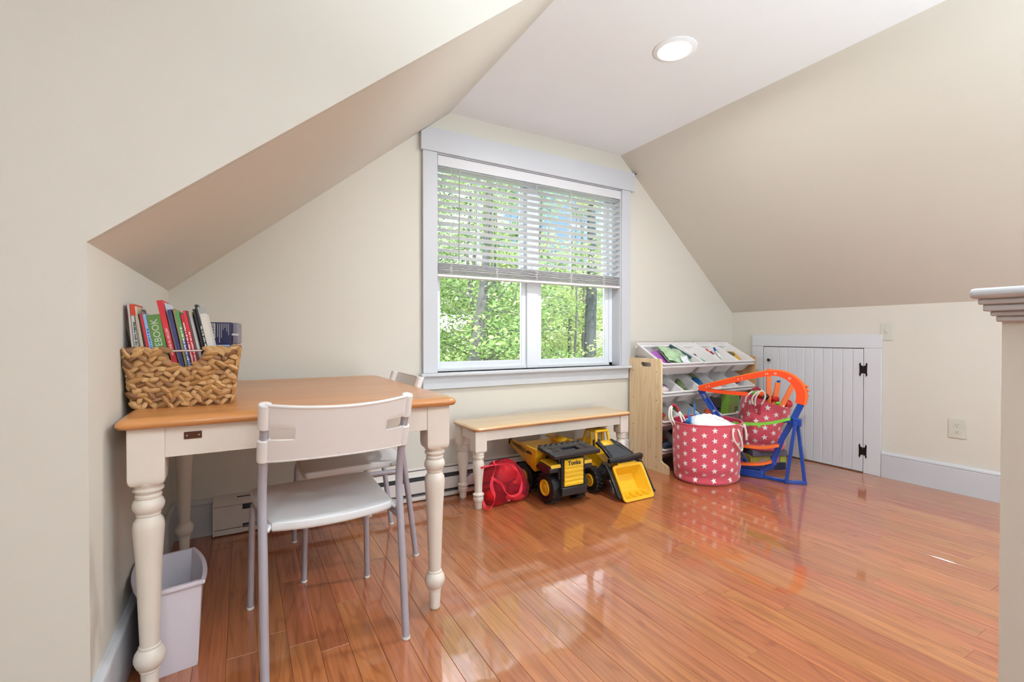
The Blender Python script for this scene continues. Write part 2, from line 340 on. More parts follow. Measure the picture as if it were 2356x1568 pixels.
# ---- floor: sub-floor slab with every strip of oak its own child
fl = S('floor', G().box(XF, XR, YB, YW, -.08, -.014), 'gap')
PW = .0867; n = 0; x = XL+.029-PW*2
x0f = .643 - PW*math.ceil((.643-XL)/PW)
boards = []
k = 0
while x0f + k*PW < XR:
    xa = max(x0f+k*PW, XL-.0); xb = min(x0f+(k+1)*PW, XR)
    y = YW; 
    y -= random.uniform(.15, 1.1)
    ys = [YW, y]
    while y > -.1: y -= random.choice((.45, .7, .9, 1.15, 1.4, 1.7)); ys.append(max(y, -.4))
    for a, b in zip(ys[:-1], ys[1:]):
        if a-b > .03: boards.append((xa, xb, b, a))
    k += 1
for xa, xb, ya, yb in boards:
    w, l, e = (xb-xa)/2-.0003, (yb-ya)/2-.00025, .0008
    v = [(-w, -l, -.014), (w, -l, -.014), (w, l, -.014), (-w, l, -.014), (-w, -l, -e), (w, -l, -e), (w, l, -e), (-w, l, -e), (-w+e, -l+e, 0), (w-e, -l+e, 0), (w-e, l-e, 0), (-w+e, l-e, 0)]
    f = [(0, 1, 5, 4), (1, 2, 6, 5), (2, 3, 7, 6), (3, 0, 4, 7), (4, 5, 9, 8), (5, 6, 10, 9), (6, 7, 11, 10), (7, 4, 8, 11), (8, 9, 10, 11)]
    o = G().add(v, f).obj('floor_plank', 'oak', fl, angle=.3, recalc=False, loc=((xa+xb)/2, (ya+yb)/2, 0))
    o.rotation_euler = (radians(random.gauss(0, .02)), radians(random.gauss(0, .16)), 0)
g = G()   # planks behind the camera, out of the picture, joined
k = 0; xx = XF
while xx < XR: g.box(xx+.0005, min(xx+PW, XR)-.0005, YB, (-.401 if xx > XL-.05 else YN-.001), -.014, 0); xx += PW
g.obj('rear_planks', 'oak', fl, kind='stuff')
# ---- baseboards
def base_prof(h=.182, t=.017): return [(0, 0), (t, 0), (t, h-.028), (t-.003, h-.024), (t+.002, h-.02), (t+.001, h-.012), (t-.006, h-.006), (t-.009, h), (0, h)]
g = G(); g.prism([(XR-a, b) for a, b in base_prof()], YB, 1.622, 'y'); S('baseboard_right', g, 'trim')
g = G(); g.prism([(XR-a, b) for a, b in base_prof()], 2.612, YW, 'y'); S('baseboard_right.001', g, 'trim')
g = G(); g.prism([(XL+a, b) for a, b in base_prof()], YN, YW, 'y'); S('baseboard_left', g, 'trim')
g = G(); g.prism([(YW-a, b) for a, b in base_prof()], XL+.017, -.135, 'x'); g.prism([(YW-a, b) for a, b in base_prof()], 1.9, XR-.017, 'x'); S('baseboard_back', g, 'trim')
# ---- half wall at the right edge, with its moulded cap
hx, hy = 1.372, .353
hw = S('wall_half', G().box(hx, hx+.13, -1.5, hy, 0, 1.03), 'wall')
g = G().box(hx-.042, hx+.172, -1.54, hy+.042, 1.078, 1.10); o = g.obj('cap', 'trim', hw, bev=.009, seg=3)
g = G()
for r, za, zb in ((.008, 1.03, 1.042), (.015, 1.042, 1.052), (.024, 1.052, 1.066), (.03, 1.066, 1.078)): g.box(hx-r, hx+.13+r, -1.5-r, hy+r, za, zb)
g.obj('cap_moulding', 'trim', hw, bev=.003)
# ---- window
wi = thing('window_1', None, None, (0, 0, 0), kind='structure')
yc = 2.79
def sl(x, m=.004): return slopeL(x)-m
g = G(); hl, hr = .948, 2.698
srx = lambda x: ZK+(XR-x)*SR
g.prism([(hl, WZ1), (hr, WZ1), (hr, min(2.283, srx(hr)-.004)), (XR-(2.283+.004-ZK)/SR, 2.283), (XL+(2.283+.004-ZK)/SL, 2.283), (hl, sl(hl))], yc-.004, YW-.001); g.obj('header_casing', 'trim', wi, angle=0)
for xa, xb in ((.961, WX0), (WX1, 2.668)): G().box(xa, xb, yc+.006, YW-.001, WZ0, WZ1).obj('side_casing', 'trim', wi, bev=.002)
G().box(.94, 2.66, yc-.025, YW+.12, WZ0-.024, WZ0).obj('window_sill', 'trim', wi, bev=.009, seg=3)
G().box(.961, 2.65, yc+.008, YW-.001, .667, WZ0-.024).obj('apron', 'trim', wi, bev=.002)
g = G(); g.box(WX0-.012, WX0+.006, yc+.02, YW+.14, WZ0, WZ1); g.box(WX1-.006, WX1+.012, yc+.02, YW+.14, WZ0, WZ1); g.box(WX0, WX1, yc+.02, YW+.14, WZ1-.006, WZ1+.012); g.obj('jamb_liner', 'trim', wi)
yf0, yf1 = YW+.085, YW+.15
g = G(); g.box(WX0, 1.079, yf0, yf1, WZ0, WZ1); g.box(2.54, WX1, yf0, yf1, WZ0, WZ1); g.box(WX0, WX1, yf0, yf1, WZ0, WZ0+.024); g.box(WX0, WX1, yf0, yf1, WZ1-.03, WZ1)
g.obj('window_frame', 'vinyl', wi, bev=.002)
g = G(); g.box(1.768, 1.865, yf0-.01, yf1, WZ0, WZ1); g.obj('mullion', 'vinyl', wi, bev=.003)
zm = 1.43
for xa, xb in ((1.079, 1.768), (1.865, 2.54)):
    for lo, za, zb, ya in ((1, WZ0+.024, zm+.02, yf0+.008), (0, zm-.02, WZ1-.03, yf0+.034)):
        g = G(); w = .036 if lo else .032; yb2 = ya+.026
        g.box(xa, xa+w, ya, yb2, za, zb); g.box(xb-w, xb, ya, yb2, za, zb); g.box(xa+w, xb-w, ya, yb2, za, za+.038); g.box(xa+w, xb-w, ya, yb2, zb-.034, zb)
        sa = g.obj('window_sash', 'vinyl', wi, bev=.002)
        G().box(xa+w, xb-w, ya+.010, ya+.014, za+.038, zb-.034).obj('glass_pane', 'glass', sa)
        if not lo:
            mx = (xa+xb)/2 + (-.02 if xa < 1.5 else -.02); G().box(mx-.010, mx+.010, ya+.003, ya+.0095, za+.038, zb-.034).obj('muntin', 'vinyl', sa, bev=.002)
# ---- blind
bl = thing('window_blind', 'white horizontal slat blind drawn halfway down the window', 'blind', (0, yc+.045, 0))
bx0, bx1 = 1.064, 2.570
G().box(WX0+.007, WX1-.007, -.028, -.018, 2.066, 2.131).obj('valance', col('valance_vinyl', (.70, .70, .72), .45), bl, bev=.003)
G().box(bx0, bx1, -.016, .035, 2.088, 2.128).obj('headrail', 'blind', bl, bev=.002)
sm = G(); sec = [(-.026, -.0030), (-.013, -.0004), (0, .0008), (.013, -.0004), (.026, -.0030), (.026, -.0009), (.013, .0018), (0, .0030), (-.013, .0018), (-.026, -.0009)]
sm.prism(sec, bx0, bx1, 'x'); sme = sm.mesh('slat'); sme.materials.append(M['blind'])
zz = 2.058; cnt = 0
while zz > 1.478:
    o = bpy.data.objects.new('slat', sme); COL.objects.link(o); o.parent = bl; o.location = (0, .010, zz); o.rotation_euler = (radians(-11+random.uniform(-1, 1)), 0, 0); zz -= .0425; cnt += 1
sme2 = sme.copy(); sme2.materials.clear(); sme2.materials.append(M['stack'])
for k in range(9):
    o = bpy.data.objects.new('slat', sme2); COL.objects.link(o); o.parent = bl; o.location = (random.uniform(-.002, .002), .006+random.uniform(-.002, .002), 1.4625-k*.0078+random.uniform(-.0008, .0008)); o.rotation_euler = (radians(random.uniform(-2, 2)), 0, 0)
G().box(bx0-.001, bx1+.001, -.021, .033, 1.3735, 1.3905).obj('bottom_rail', 'stack', bl, bev=.003)
for cx in (1.155, 1.485, 1.80, 2.10, 2.41):
    g = G()
    for yy in (-.017, .036): g.tube([(cx, yy, 2.09), (cx, yy, 1.39)], .0009, 5)
    zz = 2.05
    for yy in (-.0185,):
        P = []
        for k in range(16): P.append((cx+.008*sin(k*2.2)+.004*cos(k*5), yy-.004-.003*sin(k*1.7), 1.47-.085*k/15))
        g.tube(spline(P, 3), .0011, 5)
        P = [(cx-.006+.009*cos(k*1.9), yy-.003-.002*cos(k*2.3), 1.465-.08*k/15) for k in range(16)]; g.tube(spline(P, 3), .001, 5)
    g.obj('ladder_cord', 'cord', bl)
G().tube([(1.205, -.034, 2.06), (1.203, -.036, 1.72), (1.200, -.036, 1.475)], .0042, 8).obj('tilt_wand', col('grey_wand', (.42, .42, .43), .3), bl)
# ---- crawl-space door
dr = thing('door_1', None, None, (0, 0, 0), kind='structure')
xd = XR-.018
g = G(); g.prism([(1.625, 0), (1.735, 0), (1.735, .912), (1.625, .912)], xd, XR-.001, 'x'); g.obj('door_casing', 'door', dr, bev=.002)
g = G(); g.prism([(2.507, 0), (2.607, 0), (2.607, .912), (2.507, .912)], xd, XR-.001, 'x'); g.obj('door_casing', 'door', dr, bev=.002)
g = G(); g.prism([(1.625, .913), (2.607, .913), (2.607, 1.012), (1.625, 1.012)], xd, XR-.001, 'x'); g.obj('door_casing', 'door', dr, bev=.002)
G().box(XR-.0035, XR-.001, 1.735, 2.507, 0.002, .912).obj('door_backing', 'slot', dr)
nb = 11; bw = (2.503-1.739)/nb
for i in range(nb):
    a = 1.739+i*bw; e = .0025; q = XR-.0175+(.0 if i % 2 else .0)
    g = G(); g.prism([(a+.0006, -.0), (a+bw-.0006, 0), (a+bw-.0006, .014-.0035), (a+bw-.004, .014), (a+.011, .014), (a+.0095, .0125), (a+.008, .014), (a+.004, .014), (a+.0006, .014-.0035)], .009, .907, 'z', Matrix(((0, -1, 0, XR-.0035), (1, 0, 0, 0), (0, 0, 1, 0), (0, 0, 0, 1))))
    g.obj('door_board', 'door', dr, angle=.2)
kb = G(); kb.lathe([(.004, 0), (.004, .014), (.009, .018), (.0125, .024), (.0125, .029), (.008, .034), (.001, .036)], 18, Matrix.Translation((XR-.0175, 2.44, .797)) @ Matrix.Rotation(-pi/2, 4, 'Y')); kb.obj('door_knob', 'iron', dr)
for hz in (.756, .160):
    h = G(); half = [(.003, -.026), (.016, -.030), (.018, -.044), (.021, -.051), (.024, -.044), (.028, -.036), (.025, -.026), (.026, .026), (.028, .036), (.024, .044), (.021, .051), (.018, .044), (.016, .030), (.003, .026)]
    for sg in (1, -1): h.prism([(1.737+sg*a*.95, hz+b*1.02) for a, b in half], XR-.0215, XR-.0175, 'x')
    h.tube([(XR-.0225, 1.737, hz-.02), (XR-.0225, 1.737, hz+.02)], .0042, 8)
    h.obj('door_hinge', 'iron', dr)
# ---- light switch and socket
sw = thing('light_switch', 'almond toggle light switch plate beside the small white door', 'switch', (XR, 1.602, 1.03))
G().box(-.006, -.0005, -.037, .037, -.060, .060).obj('plate', 'plate', sw, bev=.002)
G().box(-.018, -.005, -.004, .004, -.004, .012).obj('toggle', 'plate', sw, bev=.001)
G().box(-.0075, -.0058, -.0085, .0085, -.016, .016).obj('toggle_frame', 'plate', sw, bev=.0008)
for zz in (-.033, .033): G().lathe([(.003, 0), (.0022, .0012)], 10, Matrix.Translation((-.006, 0, zz)) @ Matrix.Rotation(-pi/2, 4, 'Y')).obj('screw', 'plate', sw)
so = thing('wall_socket', 'almond double wall socket low on the right wall', 'socket', (XR, 1.217, .412))
G().box(-.006, -.0005, -.043, .043, -.062, .062).obj('plate', 'plate', so, bev=.002)
for zz in (.021, -.021):
    r = G(); r.prism([(.016*cos(a)*1.05, zz+.015*sin(a)) for a in [2*pi*i/20 for i in range(20)]], -.0085, -.006, 'x'); r.obj('receptacle', 'plate', so, bev=.0006)
    d = G(); d.box(-.0089, -.0084, -.0075, -.0055, zz+.001, zz+.009); d.box(-.0089, -.0084, .005, .0068, zz+.001, zz+.008); d.prism([(.0025*cos(a), zz-.006+.0025*sin(a)) for a in [2*pi*i/10 for i in range(10)]], -.0089, -.0084, 'x'); d.obj('slots', 'slot', so)
# ---- recessed ceiling lamp in view, and added ones behind the viewer
def can(x, y, label, group=None):
    t = thing('recessed_lamp', label, 'ceiling lamp', (x, y, ZC), group=group)
    G().lathe([(.103, -.0005), (.103, -.004), (.085, -.010), (.071, -.006), (.069, -.0005)], 40).obj('trim_ring', 'ceil', t)
    G().lathe([(.069, -.002), (.067, -.010), (.05, -.0125), (.001, -.013)], 40).obj('lens', 'lens', t)
    return t
can(*LAMP, 'lit round recessed lamp in the flat white ceiling')
for x, y in REAR_FILLS: can(x, y, 'added round recessed fill lamp in the ceiling behind the viewer', 'added fill lamps behind the viewer')  # fixtures added to go with the unseen rear fill lamps
# ---- baseboard heater
ht = thing('baseboard_heater', 'long off-white baseboard heater with a dark slot under the window wall', 'heater', (0, YW-.001, 0))
hx0, hx1 = -.132, 1.88
g = G(); g.prism([(-.066, .150), (-.062, .156), (-.012, .186), (0, .189), (0, .183), (-.014, .180), (-.060, .150)], hx0, hx1, 'x'); g.obj('hood', 'heater', ht)
G().box(hx0+.1, hx1, -.03, -.024, .02, .18).obj('fins', 'slot', ht)
G().box(hx0, hx1, -.004, -.001, .004, .185).obj('back_panel', 'heater', ht)
G().box(hx0+.11, hx1, -.066, -.060, .050, .122).obj('front_panel', 'heater', ht, bev=.002)
G().box(hx0+.11, hx1, -.064, -.006, .006, .028).obj('bottom_rail', 'heater', ht, bev=.002)
g = G(); g.prism([(-.068, .004), (0, .004), (0, .188), (-.012, .186), (-.068, .152)], hx0-.004, hx0+.002, 'x'); g.box(hx0, hx0+.125, -.0675, -.060, .036, .148); g.box(hx0, hx0+.125, -.066, -.060, .006, .032); g.obj('end_cap', 'heater', ht, bev=.001)
# ================================================================ TABLE
def turned(prof_px): return prof_px
tb = thing('dining_table', 'wooden table with honey-stained top and turned off-white legs', 'table', (.184, 2.15, 0), radians(.6))
tw, td, tz = .9726, 1.143, .779
rings = []
for o_, z in ((-.020, -.031), (-.006, -.028), (0, -.020), (-.001, -.013), (-.006, -.006), (-.016, -.001), (-.024, 0)):
    rings.append(rrect(tw+2*o_, td+2*o_, .022+max(0, -o_*0)+.004, 5, tz+z))
G().loft(rings).obj('tabletop', 'honey', tb, angle=.9)
lx, ly, hb = tw/2-.024-.042, td/2-.024-.042, .0417
prof = [(.0165, 0), (.019, .004), (.0215, .062), (.021, .068), (.0245, .071), (.0245, .077), (.031, .084), (.0365, .098), (.0375, .108), (.035, .120), (.029, .130), (.026, .134), (.026, .139), (.0225, .142), (.0235, .165), (.031, .38), (.0355, .445), (.037, .470), (.035, .487), (.028, .498), (.0265, .502), (.029, .505), (.029, .511), (.033, .517), (.0375, .527), (.0375, .536), (.034, .546), (.029, .551), (.031, .554), (.0315, .560), (.0285, .564), (.031, .568), (.036, .574), (.036, .579), (.031, .582), (.035, .588), (.039, .595), (.039, .60)]
def leg(prof, hb, zb, zt, m, parent, x, y, name='leg', rd=.022):
    g = G(); g.lathe(prof, 28)
    # square block with rounded lower ends
    ring = []
    for k in range(7):
        a = k/6*pi/2; ring.append((hb*.80+hb*.20*sin(a), zb+rd*(1-cos(a))))
    rr = []
    for h_, z in ring: rr.append(rrect(2*h_, 2*h_, .003+(hb-h_)*.9, 3, z))
    rr.append(rrect(2*hb, 2*hb, .003, 3, zt)); g.loft(rr)
    return g.obj(name, m, parent, loc=(x, y, 0), angle=.5)
for sx in (-1, 1):
    for sy in (-1, 1): leg(prof, hb, .592, tz-.031, 'antique', tb, sx*lx, sy*ly)
for sy in (-1, 1):
    y = sy*(ly+hb-.014); G().box(-lx+hb, lx-hb, y-.01, y+.01, .665, tz-.031).obj('apron', 'antique', tb, bev=.001)
for sx in (-1, 1):
    x = sx*(lx+hb-.014); G().box(x-.01, x+.01, -ly+hb, ly-hb, .665, tz-.031).obj('apron', 'antique', tb, bev=.001)
g = G().box(-.335, -.293, -ly-hb+.001, -ly-hb+.006, .711, .731); br = g.obj('bracket', col('brown_bracket', (.10, .035, .018), .35, metal=.5), tb, bev=.001, label='small dark brown metal bracket')
for x in (-.328, -.300): G().lathe([(.003, 0), (.002, .002)], 10, Matrix.Translation((x, -ly-hb+.001, .721)) @ Matrix.Rotation(pi/2, 4, 'X')).obj('bracket_screw', 'steel', br)
# ================================================================ BENCH
bn = thing('bench', 'low bench with pale wooden top and turned off-white legs under the window', 'bench', (1.735, 2.592, 0), radians(.7))
bw_, bd_, bz = 1.21, .325, .478
rings = []
for o_, z in ((-.012, -.026), (-.003, -.023), (0, -.016), (-.001, -.010), (-.006, -.004), (-.013, -.001), (-.02, 0)): rings.append(rrect(bw_+2*o_, bd_+2*o_, .035+o_, 6, bz+z))
G().loft(rings[:4], True, False).obj('seat_edge', 'bullnose', bn, angle=.9)
G().loft(rings[3:], False, True).obj('seat', 'maple', bn, angle=.9)
bp = [(.018, 0), (.0205, .003), (.022, .03), (.023, .037), (.028, .045), (.031, .056), (.030, .066), (.0245, .072), (.030, .075), (.033, .080), (.033, .086), (.027, .090), (.022, .096), (.0225, .13), (.027, .185), (.032, .225), (.0345, .25), (.032, .272), (.027, .284), (.026, .288), (.031, .291), (.0335, .298), (.0335, .305), (.029, .309), (.0335, .313), (.0345, .322), (.034, .328), (.028, .332)]
for sx in (-1, 1):
    for sy in (-1, 1): leg(bp, .037, .328, bz-.026, 'antique', bn, sx*(bw_/2-.052), sy*(bd_/2-.055), rd=.012)
for sy in (-1, 1): y = sy*(bd_/2-.038); G().box(-bw_/2+.085, bw_/2-.085, y-.009, y+.009, .392, bz-.026).obj('apron', 'antique', bn, bev=.001)
for sx in (-1, 1): x = sx*(bw_/2-.035); G().box(x-.009, x+.009, -bd_/2+.09, bd_/2-.09, .392, bz-.026).obj('apron', 'antique', bn, bev=.001)
# ================================================================ CHAIRS
def chair(label, loc, rz):
    c = thing('dining_chair', label, 'chair', loc, rz, 'white plastic chairs with grey tube legs')
    # seat: rounded front, bowed rear edge, turned-down lip
    def edge(t):   # outline, local x,y  (t 0..1)
        P = [(-.181, -.165), (-.1, -.190), (0, -.200), (.1, -.190), (.181, -.165), (.190, -.12), (.198, 0), (.209, .14), (.212, .20), (.198, .232), (.1, .240), (0, .242), (-.1, .240), (-.198, .232), (-.212, .20), (-.209, .14), (-.198, 0), (-.190, -.12)]
        return P
    P = spline([(x, y, 0) for x, y in edge(0)]+[(-.181, -.165, 0)], 4)[:-1]
    def ring(s, z, dish=0): return [(p.x*s, p.y*s+.0, z-dish*0) for p in P]
    g = G(); rr = [ring(.96, .414), ring(.988, .416), ring(1.0, .423), ring(1.0, .437), ring(.995, .4415), ring(.982, .4430)]
    for q in (.8, .6, .4, .2): rr.append([(x, y, .4430-.004*(1-q)) for x, y, z in ring(q, 0)])
    g.loft(rr, False, True)
    g.loft([ring(.96, .414), ring(.955, .430), ring(.5, .432)], False, True)
    g.obj('seat', 'seatp', c, angle=.9)
    # tubes
    for sx in (-1, 1):
        B = [(sx*.208, -.235, .006), (sx*.207, -.205, .25), (sx*.207, -.178, .44), (sx*.207, -.172, .50), (sx*.207, -.178, .56), (sx*.206, -.215, .68), (sx*.205, -.252, .792)]
        l = G().tube(spline(B, 6), .0125, 14).obj('rear_leg', 'tube', c)
        G().lathe([(.0115, 0), (.0135, .002), (.0135, .010)], 14, cx=sx*.208, cy=-.235).obj('foot_cap', 'cap', l)
        F = [(sx*.212, .235, .006), (sx*.206, .226, .30), (sx*.202, .220, .375), (sx*.198, .20, .392), (sx*.196, .15, .396), (sx*.200, -.05, .396), (sx*.204, -.165, .396)]
        l = G().tube(spline(F, 6), .0108, 12).obj('front_leg', 'tube', c)
        G().lathe([(.010, 0), (.012, .002), (.012, .010)], 14, cx=sx*.212, cy=.235).obj('foot_cap', 'cap', l)
        # seat hooks over the tube at the rear corner
        G().sweep(spline([(sx*.186, -.13, .428), (sx*.194, -.150, .430), (sx*.204, -.165, .422)], 4), [(-.016, -.006), (.016, -.006), (.016, .006), (-.016, .006)]).obj('seat_hook', 'seatp', c, bev=.003)
    # backrest sheet with side slots, plus sleeves round the tubes
    def bx(u, v):
        x = -.2045+.409*u; s_ = 1-(2*u-1)**2; t = v
        zc = .640+.168*t-.012*s_*t+.004*s_*(1-t); yb = -.2035-.054*t
        off = .05*s_**.85
        return (x, yb-off-.008, zc)
    us = [0, .035, .07, .105, .14, .165, .178, .186]+[.186+(.628)*k/14 for k in range(1, 14)]+[.814, .822, .835, .86, .895, .93, .965, 1]
    vs = [0, .03, .1, .2, .3, .38, .40, .42, .56, .58, .60, .7, .8, .9, .97, 1]
    me = G(); nu, nv = len(us), len(vs); me.v = [bx(u, v) for v in vs for u in us]
    for j in range(nv-1):
        for i in range(nu-1):
            uc = (us[i]+us[i+1])/2; vc = (vs[j]+vs[j+1])/2
            if .40 < vc < .60 and (uc < .178 or uc > .822): continue
            if (.38 < vc < .62) and (.0 < uc < .165 or uc > .835) and not (.38 < vc < .40 or .60 < vc < .62): continue
            me.f.append((j*nu+i, j*nu+i+1, (j+1)*nu+i+1, (j+1)*nu+i))
    b = me.obj('backrest', 'plastic', c, solid=.0055, bev=.0015, angle=1.0)
    # rolled rims
    G().tube([bx(k/30, 1) for k in range(31)], .0052, 8).obj('top_rim', 'plastic', b)
    G().tube([bx(k/30, 0) for k in range(31)], .0042, 8).obj('bottom_rim', 'plastic', b)
    for sx in (-1, 1):
        for a, z in ((.0, 0), (.585, 1)):
            lo, hi = (-.0, .40) if z == 0 else (.585, 1.02)
            P0 = []
            for v in (lo, hi): P0.append(Vector((sx*(.2065-.001*v), -.2025-.054*v, .640+.168*v)))
            g = G(); g.tube([P0[0], P0[0].lerp(P0[1], .5), P0[1]], .0178, 18); g.obj('sleeve', 'plastic', b, bev=.003)
        G().ell((sx*.194, -.2225, .655), (.0035, .0035, .0035), 8, 6).obj('screw', 'steel', b)
    return c
c1 = chair('white plastic chair in front, its back to the viewer, seat under the table', (.243, 1.748, 0), radians(3.2))
c2 = dup(c1, (.445, 2.292, 0), radians(90), 'white plastic chair pushed in at the window side, mostly hidden by the table')
# ================================================================ WASTE BIN
bi = thing('waste_bin', 'pale lavender plastic waste bin behind the front left table leg', 'waste bin', (-.205, 1.83, 0), radians(9.5))
def binring(w, l, bul, z, rc=.012):
    P = []; n = 10
    for k in range(n+1): t = k/n; P.append((w/2+bul*(1-(2*t-1)**2), -l/2+l*t, z))
    for k in range(n+1): t = k/n; P.append((-w/2-bul*(1-(2*t-1)**2), l/2-l*t, z))
    return P
H = .262
g = G(); g.loft([binring(.110, .240, .006, .004), binring(.118, .250, .008, .0), binring(.122, .254, .009, .012), binring(.142, .262, .016, H-.012), binring(.156, .284, .018, H-.012), binring(.158, .286, .018, H-.006), binring(.156, .284, .018, H), binring(.139, .262, .015, H), binring(.118, .214, .007, .008)], True, True)
g.obj('body', 'lav', bi, angle=.7, bev=.0015)
# ================================================================ POWER CABLE
tag(G().tube(spline([(1.262, 2.735, .135), (1.235, 2.73, .125), (1.20, 2.725, .10), (1.185, 2.722, .055), (1.188, 2.715, .012), (1.235, 2.705, .007), (1.31, 2.71, .007)], 6), .0035, 8).obj('cable', 'cable'), 'thin black cable curling behind the left bench leg', 'cable')
# ================================================================ OUTSIDE
ow = S('ground_outside', G().box(-40, 70, YW+.3, 110, -3.4, -3.2), 'ground')
def leaves(name, centers, n, size, m, parent, flat=.45):
    n = int(n*2.0); size = size*.66; C = np.array([c[:3] for c in centers]); R = np.array([c[3] for c in centers])
    k = RNG.integers(0, len(C), n); d = RNG.normal(size=(n, 3)); d /= np.linalg.norm(d, axis=1)[:, None]
    p = C[k]+d*(R[k]*RNG.random(n)**.5)[:, None]*np.array([1, 1, flat])
    a = RNG.normal(size=(n, 3)); a[:, 2] *= .35; a /= np.linalg.norm(a, axis=1)[:, None]
    nn = RNG.normal(size=(n, 3))*.55+np.array([0, -.35, 1]); b = np.cross(nn, a); b /= np.linalg.norm(b, axis=1)[:, None]
    s_ = (size*(.6+.8*RNG.random(n)))[:, None]
    v = np.stack([p-a*s_, p-b*s_*.62, p+a*s_, p+b*s_*.62], 1).reshape(-1, 3)
    me = bpy.data.meshes.new(name); me.from_pydata(v.tolist(), [], np.arange(4*n).reshape(-1, 4).tolist()); me.materials.append(M[m])
    o = bpy.data.objects.new(name, me); COL.objects.link(o); o.parent = parent; o['kind'] = 'stuff'; return o
def tree(x, y, h, r, label, lean=(0, 0), m='bark', lm='leaf', nl=3500, ls=.12, cz=(0, 1), spread=2.6, nb=16, group='trees outside the window', crown=None, z0=-3.2):
    t = thing('tree', label, 'tree', (x, y, z0), group=group); rg = random.Random(int(x*91+y*37))
    P = [(lean[0]*k/6*h+rg.uniform(-.05, .05)*k*.6, lean[1]*k/6*h, h*k/6) for k in range(7)]
    P = spline(P, 3); G().tube(P, 0, 12, rad=[r*(1.25-1.05*i/(len(P)-1))*(1.35 if i == 0 else 1) for i in range(len(P))]).obj('trunk', m, t)
    g = G(); cs = []
    for k in range(nb):
        f = rg.uniform(cz[0], cz[1]); i = int(f*(len(P)-1)); b = P[i]; a = rg.uniform(0, 2*pi); L = spread*rg.uniform(.45, 1)*(1.15-.5*f)
        e = b+Vector((cos(a)*L, sin(a)*L, L*rg.uniform(.05, .6))); mid = b.lerp(e, .5)+Vector((rg.uniform(-.15, .15), rg.uniform(-.15, .15), rg.uniform(.0, .25)))
        rr = r*.28*(1.2-f); g.tube(spline([b, mid, e], 4), 0, 5, rad=[max(.006, rr*(1-j/9)) for j in range(9)])
        for q in (.45, .75, 1.0):
            c = b.lerp(e, q); cs.append((c.x+rg.uniform(-.3, .3), c.y+rg.uniform(-.3, .3), c.z+rg.uniform(-.2, .3), rg.uniform(.35, .8)*spread/2.4))
            e2 = c+Vector((rg.uniform(-.6, .6), rg.uniform(-.6, .6), rg.uniform(-.1, .5))); g.tube([c, e2], 0, 4, rad=[max(.005, rr*.4), .004])
    g.obj('branches', m, t, kind='stuff')
    if nl: leaves('foliage', cs, nl, ls, lm, t)
    return t
TL = 'grey-barked tree with fresh green leaves among the woods outside'
tree(7.35, 9.1, 12, .165, 'thick dark tree trunk close outside the right window pane', m='bark2', nl=500, ls=.07, cz=(.75, 1), spread=2.0, nb=8, group=None)
tree(3.45, 8.2, 10, .12, 'leaning grey tree trunk outside the left window pane', lean=(.10, .0), m='bark', nl=1500, ls=.07, cz=(.35, 1), spread=2.2, nb=14, group=None)
